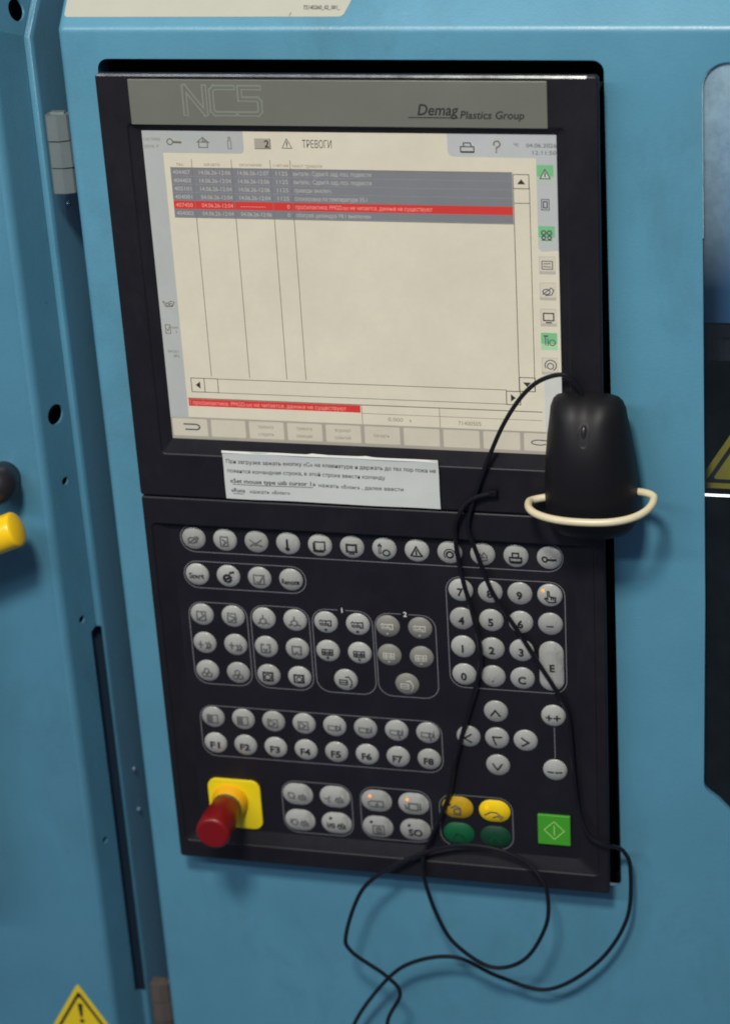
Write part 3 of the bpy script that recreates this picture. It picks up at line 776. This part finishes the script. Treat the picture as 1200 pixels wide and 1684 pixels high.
# top row of twelve menu keys
r1 = [I().C(-0.6, 0.2, 3.4, ry=2.4).L((-4, 2.8), (4, -2.8)).L((2, -3), (4.4, -1.6), (3, 2)),
      I().R(-3, -4, 3, 4).L((-1, -1.6), (1.6, 0.4), (-0.6, 2.4), w=1.2),
      I().L((-4.6, -2.6), (0, 0.4), (4.6, -2.8)).L((-4.4, 2.6), (-1, 0.6), (1, 1.2), (4.6, 2.4), w=1.2).D(0, 0.6, 1.5),
      I().L((0, -4.2), (0, 2), w=1.7).D(0, 3.4, 1.9),
      I().R(-3.6, -4.2, 4.4, 3, w=1.0).L((-4.6, -2.8), (-4.6, 4.4), (3, 4.4), w=1.3),
      I(1.3).R(-3.8, -3.2, 3.8, 2.8).L((-2, 4.6), (2, 4.6), w=0.8),
      I().L((-4.4, -3.6), (-3, -5.2), (-1.8, -3.6)).R(-3.9, -3.6, -2.3, 2.6, w=0.6).C(2, 2, 2.6),
      I(1.0).L((0, -4.6), (4.4, 3.4), (-4.4, 3.4), close=True).L((0, -1.4), (0, 1.8), w=1.2),
      I(1.1).C(0.6, 0.4, 2.6).C(0.4, 0.2, 4.4, a0=140, a1=340, w=0.7),
      I().hand(0, 0.4, 1.5),
      I(1.0).R(-4.6, 0, 4.6, 3.4).R(-2.4, -3.8, 2.4, -0.4).L((-4, 4.6), (4, 4.6)),
      I(1.0).C(-3.2, 0, 2.0).L((-1, 0), (5, 0.4), w=1.6)]
for i in range(12): key(CX[i], 333.6, r1[i], ink='print_grey' if i in (0, 1, 2, 9) else 'print_black', m='key_grey')
key(CX[0], 365.8, I().T('Start', 4.6, 0, -0.2, 12.4, 0.02)); key(CX[1], 365.7, I(1.5).C(0, 0.6, 3.0, a0=20, a1=330).L((-2, 1.4), (3, -0.6)).L((2.4, -4.2), (4.8, -4.6)))
key(CX[2], 365.7, I().R(-4.2, -3.8, 4.2, 4.2).L((-1.5, 2), (0.5, 2.8), (4, -3.6), w=1.1), ink='print_grey'); key(CX[3], 365.7, I().T('Remote', 4.4, 0, 0.6, 14.4, 0.02))
# movement keys in four framed blocks
GY = (402.0, 428.0, 454.0)
def gear(i, s=1):
    i.C(0, 0.8, 2.5)
    for a in (-90, 30, 150): i.L((3.6 * math.cos(math.radians(a)), 0.8 + 3.6 * math.sin(math.radians(a))), (5.2 * math.cos(math.radians(a)), 0.8 + 5.2 * math.sin(math.radians(a))), w=1.1)
    return i
gA = [I().R(-3.6, -4, 3.6, 3.8).L((-2, 2.4), (2.4, -0.6), (0.4, -3), w=1.1), I().R(-3.8, -4, 2.8, 4).L((-2.2, -2.2), (3.4, 0), (-1.6, 2.6), w=1.0),
      I(1.0).L((-4.6, 0), (-1, 0)).L((-2.8, -2.6), (-2.8, 2.6)).C(0, 0.6, 3.2, a0=-50, a1=60).C(2.2, 0.6, 3.2, a0=-50, a1=60), I(1.0).L((-4.4, -0.8), (-0.6, -0.8)).L((-2.6, -3), (-2.6, 1.8)).C(-0.4, 1, 3.2, a0=-50, a1=60).C(2, 1, 3.2, a0=-50, a1=60),
      I(0.7).C(-2.2, 1.8, 2).C(2.2, 1.8, 2).C(0, -1.8, 2), I(0.7).C(-2, 2.4, 2).C(2.4, 2.2, 2).C(0, -2, 2).D(0, 0.6, 0.9)]
gB = [gear(I(0.75)), gear(I(0.75)), I(1.0).L((-1.4, -3.6), (-3.6, -3.6), (-3.6, 3.6), (3.6, 3.6), (3.6, -3.6), (1.4, -3.6)).L((-1.4, 0.4), (0, 2), (1.4, 0.4)), I(1.0).L((-1.8, 3.6), (-3.6, 3.6), (-3.6, -3.6), (3.6, -3.6), (3.6, 3.6), (1.8, 3.6)).L((-1.2, 3), (0, 1.2), (1.2, 3)),
      I(1.2).R(-3.8, -3.6, 3.8, 3.8).C(0, 0.2, 2.4, w=0.7), I(1.2).R(-3.8, -3.2, 3.8, 3.6).C(0.4, 0.4, 2.2, w=0.7)]
def barrel(k): return Ico(0.8).L((-5, -2), (-3.4, -3.4), (-2.4, -2)).L((-1.6, -3), (4.6, -3), (4.6, 1.6), (2.6, 1.6), (2.6, -0.4), (-4.6, -0.4), w=0.9).L((0.6, -3), (0.6, -0.6)).D(0, 5.4, 1.2).L((-4.4, 1), (1.6, 1), w=0.6)
def wave(k): return Ico(0.8).R(-4.4, -2.8, 4.4, 2.2).L((-4, -0.8), (4, -0.8)).L((-4, 0.6), (4, 0.6)).L((-2, -2.6), (-2, 2)).L((2, -2.6), (2, 2)).D(0, 4.8, 1.1)
def feather(k): return Ico(0.8).R(-4.6, -1.4, 1.8, 2.6).L((-4.4, 0.6), (1.8, 0.6)).C(-0.6, 1, 6, a0=-55, a1=45).L((0.4, -4), (3.2, -4.4))
for j in range(3):
    for i in range(2):
        key(CX[0] + 0.6 + 26.1 * i, GY[j], gA[2 * j + i], ink='print_grey')
        key(CX[2] + 0.7 + 25.9 * i, GY[j], gB[2 * j + i], ink='print_grey' if j < 2 else 'print_black')
for g, (xa, m, ink) in enumerate(((110.7, 'key_grey', 'print_black'), (161.2, 'key_dim', 'print_pale'))):
    for i in range(2):
        key(xa + 26.1 * i, GY[0], barrel(i), m=m, ink=ink); key(xa + 26.1 * i, GY[1], wave(i), m=m, ink=ink)
    key(xa + 13.1, GY[2] - 0.4, feather(0), m=m, ink=ink)
# function keys
fx = [8.3 + 25.83 * i for i in range(8)]
f1 = []
for i in range(8):
    k = Ico(0.75)
    if i < 2: k.R(-4.4, -3.6, 4.4, 3.8).B(-4.2, -3.4, 0.4, 3.6)
    elif i < 4: k.R(-4.4, -3.4, 3.8, 3.8).L((-1.6, -2.2), (2, 0), (-1.2, 2.4), w=1.1).L((-3, -3.2), (-3, 3.6))
    else:
        k.R(-5, -1.8, 1.4, 2.2).L((2.2, -2.2), (2.2, 2.8)).C(2.6, 0.4, 2.0, a0=-80, a1=80).L((5.4, -2.6), (5.4, 2.6))
        if i > 5: k.D(2.6, 4.6, 0.9)
    f1.append(k)
for i in range(8):
    key(fx[i], 497.7, f1[i], ink='print_grey')
    key(fx[i], 522.5, I().T('F%d' % (i + 1), 5.8, 0, 0.2, 8.4, 0.03))
# number block
kx = [221.3 + 23.28 * i for i in range(4)]; ky = [365.9 + 25.05 * i for i in range(4)]
for j, r in enumerate(('789', '456', '123', '0.C')):
    for i, ch in enumerate(r):
        key(kx[i], ky[j], I().D(0, 2.6, 0.7) if ch == '.' else I().T(ch, 6.4, 0, 0.2, None, 0.032))
key(kx[3], ky[0], I(0.8).L((-1.4, -4.6), (-0.2, -4.6), (0.2, -0.6), (4.8, 0.4), (4.6, 4.6), (-0.6, 4.8), (-3.6, 1.6), (-2.6, 0.8), (-1.2, 1.8), close=True).L((1.6, -0.2), (1.6, 1.8)).L((3.2, 0), (3.2, 2)), led=(-4.9, -4.4, 'led_orange'))
key(kx[3], ky[1], I().L((-2.2, 0.6), (2.2, 0.6), w=1.0)); key(kx[3], 428.6, I().T('E', 6.2, 0.8, 0.0, None, 0.03), shape='tall')
# cursor block
s = 3.6
key(245.5, 473.0, I(1.1).L((-s, 2.4), (0, -2.6), (s, 2.4))); key(245.6, 522.9, I(1.1).L((-s, -2.4), (0, 2.6), (s, -2.4)))
key(222.4, 498.0, I(1.1).L((2.6, -s), (-3, 0), (2.6, s))); key(268.7, 498.0, I(1.1).L((-2.6, -s), (3, 0), (-2.6, s)))
key(245.6, 497.7, I(1.1).L((4, -2.6), (-3, -2.6), (-0.6, 4.4)))
pl = lambda x: ((x - 2.2, 0.6), (x + 2.2, 0.6))
key(291.6, 473.2, I(1.0).L(*pl(-3.2)).L(*pl(3.2)).L((-3.2, -1.6), (-3.2, 2.8)).L((3.2, -1.6), (3.2, 2.8)))
key(291.9, 523.4, I(1.0).L(*pl(-3.2)).L(*pl(3.2)))
# oval operating keys
ox1 = [I(0.8).C(-5, 0, 3.0, n=6).hand(4, 0.8, 1.2).D(-7.4, -2, 0.8).D(-2.8, 2.2, 0.8), I(0.8).L((-8, 0.6), (-5, 0.8), (-3.6, -2)).D(-4.6, 3, 1.0).hand(4, 0.8, 1.2),
       I(0.8).C(-4, 0.4, 2.6).L((-7.6, 1.4), (-7, -2)).hand(4, 0.8, 1.2), I(0.8).T('I/0', 4.4, -4.2, 0.8, 7, 0.03).hand(4.4, 0.8, 1.2)]
for i, (x, y) in enumerate(((75.6, 566.3), (107.3, 566.1), (75.8, 591.8), (107.2, 591.8))):
    key(x, y, ox1[i], shape='oval', ink='print_grey' if i < 3 else 'print_black', led=(-4.5, -5.6, 'print_black') if i == 3 else None)
key(142.7, 566.5, I(0.8).L((-7, 1), (-4, -1.6), (6, -1.6), (6, 4), (-5, 4), close=True).F((-1, 2.6), (1, -0.6), (2.6, 2.8)), shape='oval', ink='print_grey', led=(-5, -5.2, 'led_orange'))
key(174.0, 566.5, I(1.0).R(-3.6, -2, 4, 4.4).L((-6.6, 0), (-6, 3.6), (-4, 2), w=1.3).L((6, -1.6), (6, 4), w=1.3), shape='oval', ink='print_grey', led=(-4.8, -4.8, 'led_orange'))
key(142.5, 591.8, I(0.8).R(-3.6, -2.8, 5.6, 5.6).R(-0.6, -0.6, 3.2, 4, w=1.2).L((1.2, -2.6), (1.2, 5)), shape='oval', ink='print_grey', led=(-5, -5.4, 'print_black'))
key(174.2, 591.8, I().T('SO', 6.4, 0.6, 1.0, 11.8, 0.028), shape='oval', led=(-4.6, -5.2, 'print_black'))
key(210.7, 566.3, I(0.9).C(0, 2, 2.8, w=1.2).L((-5, -1), (-1, -3.4), (3, -1)).L((-3, 5), (3, 5.4)), shape='oval', m='key_ochre', ink='print_grey', led=(-6.4, -3.4, 'print_black'), label='dull ochre oval key with unlit indicator')
key(241.3, 567.0, I(0.9).L((-8, 3), (-3, -0.6), (2, -0.4), (7, 4)).L((-1, 4.6), (3, 3), (6, 6.2)), shape='oval', m='key_yellow', ink='print_grey', led=(-6.0, -3.6, 'led_orange'), label='bright yellow oval key with lit indicator')
key(210.8, 591.6, I(0.8).L((-4, 3), (-1, -1.6), (3, 0.2), (5, 3.6)), shape='oval', m='key_green', ink='key_dark_green', label='green oval key')
key(241.5, 592.0, I(0.8).L((-4, 3), (-1, -1.6), (3, 0.2), (5, 3.6)), shape='oval', m='key_dark_green', ink='key_green', label='dark green oval key')
# green start key
st = part('start_key', plate([rr(276.8, 565.6, 303.4, 593.6, 0.8)], ZK - 2.6, ZK, 0.5), 'start_green', pan, (290, 580, ZK), smooth=True, sharp=40)
part('legend', shift(Ico(0.7).L((0, -8.4), (8.2, 0), (0, 8.4), (-8.2, 0), close=True).L((0, -4.2), (0, 4.2)).flat(), 290.2, 579.6, ZK - 2.68), 'start_line', st, (290, 580, ZK - 2.6))
# printed frames round the key groups
def frame(x0, y0, x1, y1, r, gap=None, num=None):
    ol = rr(x0, y0, x1, y1, r, 6)
    i = Ico(0.62)
    i.L(*ol, close=True)
    v, f = i.flat(ZK - 0.12)
    o = part('key_frame', (v, f), 'outline_grey', pan, (x0, y0, ZK))
    if num:
        part('key_frame_patch', sheet(rr((x0 + x1) / 2 - 3, y0 - 2.5, (x0 + x1) / 2 + 3, y0 + 2.5), ZK - 0.2), 'keyboard_foil', o, (x0, y0, ZK))
        part('key_frame_number', text(num, 4.2, (x0 + x1) / 2 + 0.4, y0 + 2.0, ZK - 0.28, align='C', bold=0.02), 'print_white', o, (x0, y0, ZK))
frame(-4.2, 321.6, 302.0, 345.6, 11.8)
frame(-4.2, 354.0, 96.6, 377.8, 11.6)
frame(-3.6, 390.8, 45.2, 466.2, 11.5); frame(48.2, 390.6, 96.8, 466.2, 11.5)
frame(99.4, 390.4, 148.6, 466.0, 11.5, num='1'); frame(150.6, 390.6, 199.8, 465.6, 11.5, num='2')
frame(-3.0, 487.0, 200.4, 535.0, 11.5)
frame(209.6, 354.6, 302.8, 453.0, 11.5)
frame(61.8, 554.0, 121.5, 604.2, 12); frame(128.8, 553.8, 188.3, 603.8, 12); frame(195.4, 554.6, 256.0, 604.0, 12)
part('key_frame', Ico(0.62).L((292.0, 484.4), (292.1, 512.2)).flat(ZK - 0.12), 'outline_grey', pan, (292, 484, ZK))

# emergency stop
es = part('emergency_stop_plate', plate([rr(-2.0, 556.6, 43.4, 603.6, 8)], ZK - 2.4, ZK, 0.4), 'stop_yellow', pan, (20.5, 580, ZK), smooth=True, sharp=40)
EX, EY = 16.6, 577.0
part('collar', lathe(EX, EY, [(12.6, ZK - 12.5), (13.4, ZK - 11.5), (15.4, ZK - 4.2), (15.6, ZK - 2.2)], 44), 'stop_collar', es, (EX, EY, ZK), smooth=True, sharp=50)
part('seal_ring', lathe(EX, EY, [(12.0, ZK - 14.4), (12.8, ZK - 14), (12.8, ZK - 12.2)], 44), 'stop_ring', es, (EX, EY, ZK), smooth=True, sharp=50)
part('push_knob', lathe(EX, EY, [(11.4, -47.2), (13.2, -46.8), (14.3, -45.4), (14.7, -43), (14.7, -28), (13.8, -21.5), (13.0, -15), (12.3, -10), (12.0, -7)], 48), 'stop_red', es, (EX, EY, -20), smooth=True, sharp=40)

# ================================================================== THINGS ON THE MACHINE
# paper note taped under the screen
NX0, NX1, NY0, NY1 = 39.6, 210.0, 252.4, 293.4
V, F = [], []
nx, ny = 34, 8
for j in range(ny + 1):
    for i in range(nx + 1):
        u, w = i / nx, j / ny
        x = NX0 + (NX1 - NX0) * u + 0.1 * math.sin(w * 7) * (1 if i in (0, nx) else 0)
        y = NY0 + (NY1 - NY0) * w + (0.12 * math.sin(u * 19) if j in (0, ny) else 0)
        z = -1.0 - 0.35 * math.sin(u * 8 + w * 2) - 0.3 * math.sin(u * 15 - 1) - (1.3 * (1 - w) ** 6)
        V.append((x, y, z))
for j in range(ny):
    for i in range(nx):
        a = j * (nx + 1) + i; F.append((a, a + 1, a + nx + 2, a + nx + 1))
note = part('paper_note', (V, F), 'paper', None, (125, 293, 0), smooth=True)
tag(note, 'white paper strip with printed Russian instructions taped below the lit screen', 'note')
ZN = -2.35
tl = [('При загрузке зажать кнопку «С» на клавиатуре и держать до тех пор пока не', 42.2, 262.9, 165.6, 0.006, 3.3), ('появится командная строка, в этой строке ввести команду', 42.4, 270.9, 125.5, 0.004, 3.2),
      ('нажать «Enter» , далее ввести', 114.8, 280.0, 67.0, 0.002, 3.1), ('нажать «Enter»', 59.4, 287.9, 32.0, 0.0, 3.1)]
def on_paper(vf):
    def zz(x, y):
        u = (x - NX0) / (NX1 - NX0); w = (y - NY0) / (NY1 - NY0)
        return -1.0 - 0.35 * math.sin(u * 8 + w * 2) - 0.3 * math.sin(u * 15 - 1) - (1.3 * (1 - w) ** 6) - 0.14
    return [(a, b, zz(a, b)) for a, b, c in vf[0]], vf[1]
part('note_text', on_paper(join(*[text(b, h, x, y, ZN, width=w, bold=bo) for b, x, y, w, bo, h in tl])), 'print_black', note, (42, 260, ZN))
part('note_command', on_paper(join(text('«Set mouse type usb cursor 1»', 3.6, 44.0, 279.6, ZN, width=68.4, bold=0.012), Ico(0.45).L((46, 280.9), (110, 280.9)).flat(ZN),
     text('«Run»', 3.6, 44.2, 287.6, ZN, width=11.4, bold=0.012), Ico(0.45).L((46, 288.9), (54, 288.9)).flat(ZN))), 'print_black', note, (44, 279, ZN))
te = [(NX0 + (NX1 - NX0) * i / 40, NY0 + 0.12 * math.sin(i / 40 * 19), -2.5 - 0.35 * math.sin(i / 5 + 0) * 0.5) for i in range(41)]
tape = []
for i, (x, y, z) in enumerate(te):
    hgt = 0.5 + (1.0 if 17 <= i <= 19 or 25 <= i <= 28 else 0.0) * random.random()
    tape.append((x, y, z, hgt))
V = [(x, y - h, z - 0.2) for x, y, z, h in tape] + [(x, y + 1.4, z - 0.1) for x, y, z, h in tape]
F = [(i, i + 1, 41 + i + 1, 41 + i) for i in range(40)]
part('curled_edge', (V, F), 'paper_edge', note, (NX0, NY0, -2), smooth=True)

# computer mouse hanging nose-up in the ring
mouse = thing('computer_mouse', (327, 292, -4), 'black computer mouse hanging nose up in the ivory ring', 'computer mouse')
MY0, MY1 = 192.5, 304.0
prof = [(0.0, 18, 9), (0.012, 22.5, 13.5), (0.04, 25.6, 18), (0.09, 27.8, 23), (0.16, 28.8, 27), (0.28, 31.0, 31.5), (0.42, 32.8, 34.5), (0.56, 34.2, 36), (0.7, 35.0, 35.4), (0.82, 35.0, 33), (0.9, 33.6, 29.5), (0.955, 29.6, 24), (0.985, 23.5, 18.5), (1.0, 13, 11)]
def interp(t):
    pts = prof
    for a, b in zip(pts, pts[1:]):
        if t <= b[0] + 1e-9:
            k = (t - a[0]) / (b[0] - a[0]); return a[1] + (b[1] - a[1]) * k, a[2] + (b[2] - a[2]) * k
    return pts[-1][1:]
def mouse_z(x, t, w, h):
    """front of the shell (mm towards the viewer) at offset x"""
    q = min(abs(x) / w, 1.0)
    z = h * (1 - q ** 2.7) ** 0.5
    z -= 4.2 * math.exp(-(x / 7.5) ** 2) * max(0.0, 1 - t / 0.36)
    return z
V, F = [], []
ts = [0, .006, .012, .025, .04, .065, .09, .125, .16, .22, .28, .35, .42, .49, .56, .63, .7, .76, .82, .86, .9, .93, .955, .972, .985, .994, 1.0]
NA = 30
for t in ts:
    w, h = interp(t)
    cx = 324.6 + 3.0 * t
    y = MY0 + (MY1 - MY0) * t
    for k in range(NA + 1):
        a = math.pi * k / NA
        x = -w * math.cos(a) ** 1 if True else 0
        V.append((cx + x, y, -3.0 - mouse_z(x, t, w, h) * 1.0))
    for k in range(1, 12):
        x = w * (1 - 2 * k / 12)
        V.append((cx + x * 0.94, y, -3.0 + (1.8 if 0 < k < 12 else 0)))
n = NA + 1 + 11
for i in range(len(ts) - 1):
    for k in range(n):
        a, b = i * n + k, i * n + (k + 1) % n
        F.append((a, b, b + n, a + n))
F.append(tuple(range(n))[::-1]); F.append(tuple(range((len(ts) - 1) * n, len(ts) * n)))
part('shell', (V, F), 'mouse_black', mouse, (327, 292, -4), smooth=True, sharp=60)
# wheel well and wheel
t0 = (214.0 - MY0) / (MY1 - MY0); w0, h0 = interp(t0)
zw = -3.0 - mouse_z(0, t0, w0, h0)
V, F = [], []
for k, (sx_, sy_, dz) in enumerate(((5.2, 10.0, 0.5), (4.6, 9.2, -0.16), (3.4, 7.8, -0.12), (3.2, 7.4, 0.8))):
    for i in range(24):
        a = 2 * math.pi * i / 24
        yy = 214.5 + sy_ * math.sin(a); tt = (yy - MY0) / (MY1 - MY0); ww, hh = interp(tt)
        V.append((325.2 + sx_ * math.cos(a), yy, -3.0 - mouse_z(sx_ * math.cos(a), tt, ww, hh) + dz))
for k in range(3):
    for i in range(24):
        j = (i + 1) % 24; F.append((k * 24 + i, k * 24 + j, (k + 1) * 24 + j, (k + 1) * 24 + i))
part('wheel_well', (V, F), 'mouse_black', mouse, (325, 214, zw), smooth=True, sharp=50)
V, F = [], []
for j in range(9):
    b = math.pi * j / 8
    for i in range(20):
        a = 2 * math.pi * i / 20
        V.append((325.2 + 2.7 * math.sin(b) * math.cos(a), 214.5 - 6.8 * math.cos(b), zw + 2.0 + 3.4 * math.sin(b) * math.sin(a) - (214.5 - 6.8 * math.cos(b) - 214.5) * 0.12))
for j in range(8):
    for i in range(20):
        k = (i + 1) % 20; F.append((j * 20 + i, j * 20 + k, (j + 1) * 20 + k, (j + 1) * 20 + i))
part('scroll_wheel', (V, F), 'wheel_rubber', mouse, (325, 214, zw), smooth=True)
# cable: from the nose down over the panel, round below it, back up into the panel's socket
cable = [(324, 204, -6), (320, 190, -7), (313, 179.5, -7.5), (303.9 + 0.6, 176.8, -7.5), (289, 183, -7), (275.2, 197.0, -6), (261, 220.5, -5), (248.3, 250.2, -4), (239, 276, -3.4), (232.3, 297.0, -3.2), (231.4, 310, -2.6), (235.6, 326.0, -1.0), (245.8, 360.0, 1.0), (256, 379.5, 1.4),
         (268.0, 399.6, 1.4), (280.8, 422.4, 1.4), (293.2, 444.2, 1.6), (302.5, 463, 2.0), (305.3, 481.3, 2.4), (307.4, 520, 3.0), (311, 556, 2.0), (319, 577, -2.2), (332, 585, -3.2), (340, 588.6, 1.0), (346.5, 597, 7.0), (351.2, 614.3, 8.0), (347.9, 662.4, 7), (323.3, 708.0, 6), (281.8, 739.9, 5), (240.6, 730.5, 3), (204.9, 710.9, -2), (167.7, 720.3, -2), (140.8, 745.8, 0),
         (109.7, 798.2, 4), (98, 850, 8), (106, 885, 8), (130, 872, 2), (141, 830, -4), (144.5, 778.4, -12), (157.7, 745.8, -14), (146.5, 728.2, -14), (117.7, 705.3, -15), (114.7, 686.9, -15), (129.3, 645.3, -13), (150, 624.5, -9), (172.4, 611.8, -5.5), (197, 600.5, -4.4), (220, 596.0, -3.5), (246, 598.0, -4), (268.4, 606.5, -5.5), (281, 617, -11), (286.6, 631.2, -14), (284.4, 661.4, -14), (265.8, 697.0, -14), (237.3, 709.7, -12), (207.2, 691.7, -10),
         (192.8, 665.7, -9), (182.6, 630.5, -7), (181.8, 612.5, -4.0), (186, 600, 0.5), (198, 571, 1.6), (206.0, 548, 2.6), (211.7, 518.6, 1.8), (222, 480, 2.4), (231.9, 444.7, 1.6), (236.0, 417.9, 1.6), (231.0, 385, 1.6), (224.9, 357.6, 1.4), (221.2, 335, 1.4), (220.6, 318, -1.4), (222.5, 302, -4.5), (230, 287, -5), (239, 280.0, -5), (250, 276.6, -4.4)]
part('cable', tube(catmull(cable, 9), 1.75, 10), 'cable_black', mouse, (325, 189, -12), smooth=True)
plug = join(plate([rr(248, 274.0, 255, 279.0, 2.0)], -6, -0.5, 0.9))
part('usb_plug', plug, 'plug_black', mouse, (252, 276, -10), smooth=True, sharp=50)

# ivory ring that carries the mouse
rp = []
for i in range(64):
    a = 2 * math.pi * i / 64
    c, s = math.cos(a), math.sin(a)
    x = 327.6 + 46.6 * (abs(c) ** 0.86) * (1 if c > 0 else -1)
    z = -15 - (32.5 if s > 0 else 12.0) * (abs(s) ** 0.9) * (1 if s > 0 else -1)
    y = 273.2 - 3.6 * c + (2.6 if s > 0 else -1.0) * abs(s) + 1.5 * math.sin(2 * a)
    rp.append((x, y, z))
ring = part('mouse_ring', tube(rp, 2.9, 14, closed=True), 'ivory_plastic', None, (327, 275, -3), smooth=True)
tag(ring, 'ivory plastic ring fixed to the right edge of the control panel, holding the mouse', 'holder ring')

# cream label on the leaning top of the cabinet
def lean(x, s, lift=0.3):
    return (x, YF - s * S45 - lift * S45, ZC + s * S45 - lift * S45)
lab_ol = rr(-60.5, -60, 150.5, -9.6, 3)
lab_ol = [(x + ((-y - 12) * 0.35 if x > 140 else 0), y) for x, y in lab_ol]
fl = plate([lab_ol], 0, 0.25)
lab = part('label_sticker', ([lean(a, -b, 0.35 - c) for a, b, c in fl[0]], fl[1]), 'cream_label', None, lean(45, 9.6), smooth=True, sharp=30)
tag(lab, 'cream printed label along the top of the cabinet above the control panel', 'label')
tv, tf = text('TS145260_02_001_', 3.2, 119.6, 0, 0, width=27.5, bold=0.015)
part('label_text', ([lean(a, 15.6 - b, 0.5) for a, b, c in tv], tf), 'print_black', lab, lean(119, 16))
part('label_text', ([lean(a, b, 0.5) for a, b, c in Ico(0.5).L((110.5, 10.2), (111.2, 13.0)).flat()[0]], Ico(0.5).L((110.5, 10.2), (111.2, 13.0)).flat()[1]), 'print_grey', lab, lean(110, 11))

# warning triangles
def triangle(name, cx, ytop, half, hgt, z, mats, parent_label, r=3.0):
    def tri(k):
        cy = ytop + hgt * 2 / 3
        P3 = [(cx, cy - hgt * 2 / 3 * k), (cx + half * k, cy + hgt / 3 * k), (cx - half * k, cy + hgt / 3 * k)]
        o = []
        for i in range(3):
            p, a, b = Vector(P3[i]), Vector(P3[i - 1]), Vector(P3[(i + 1) % 3])
            u = (a - p).normalized(); w = (b - p).normalized()
            for q in range(5):
                t = q / 4; o.append(tuple(p + u * r * (1 - t) ** 2 * 1.2 + w * r * t ** 2 * 1.2))
        return o
    t = part(name, plate([tri(1.0)], z - 0.3, z), mats[0], None, (cx, ytop + hgt, z))
    part('border', plate([tri(0.80), tri(0.66)], z - 0.42, z - 0.32), mats[1], t, (cx, ytop + hgt, z))
    k = hgt / 60
    part('exclamation_mark', join(sheet([(cx - 2.4 * k, ytop + 22 * k), (cx + 2.4 * k, ytop + 22 * k), (cx + 1.3 * k, ytop + 37 * k), (cx - 1.3 * k, ytop + 37 * k)], z - 0.42), sheet(circ(cx, ytop + 41.5 * k, 2.3 * k, 14), z - 0.42)), mats[1], t, (cx, ytop + 30, z))
    tag(t, parent_label, 'warning sign')
    return t
triangle('warning_sticker', -151.5, 798.0, 35, 60, ZC - 0.05, ('sign_yellow', 'print_black'), 'yellow warning triangle with black exclamation mark stuck low on the left door')
triangle('warning_sticker', 438.5, 216.0, 41, 68, 40, ('sign_shaded', 'print_black'), 'dim yellow warning triangle behind the window right of the control panel')

# thin white emissive line running across behind the window
streak = part('white_streak', join(tube([(386, 300.4, 62), (900, 300.4, 62)], 0.95, 10)), 'white_emitter', None, (386, 300, 62), smooth=True)
tag(streak, 'thin white glowing line running across behind the dark window', 'streak')
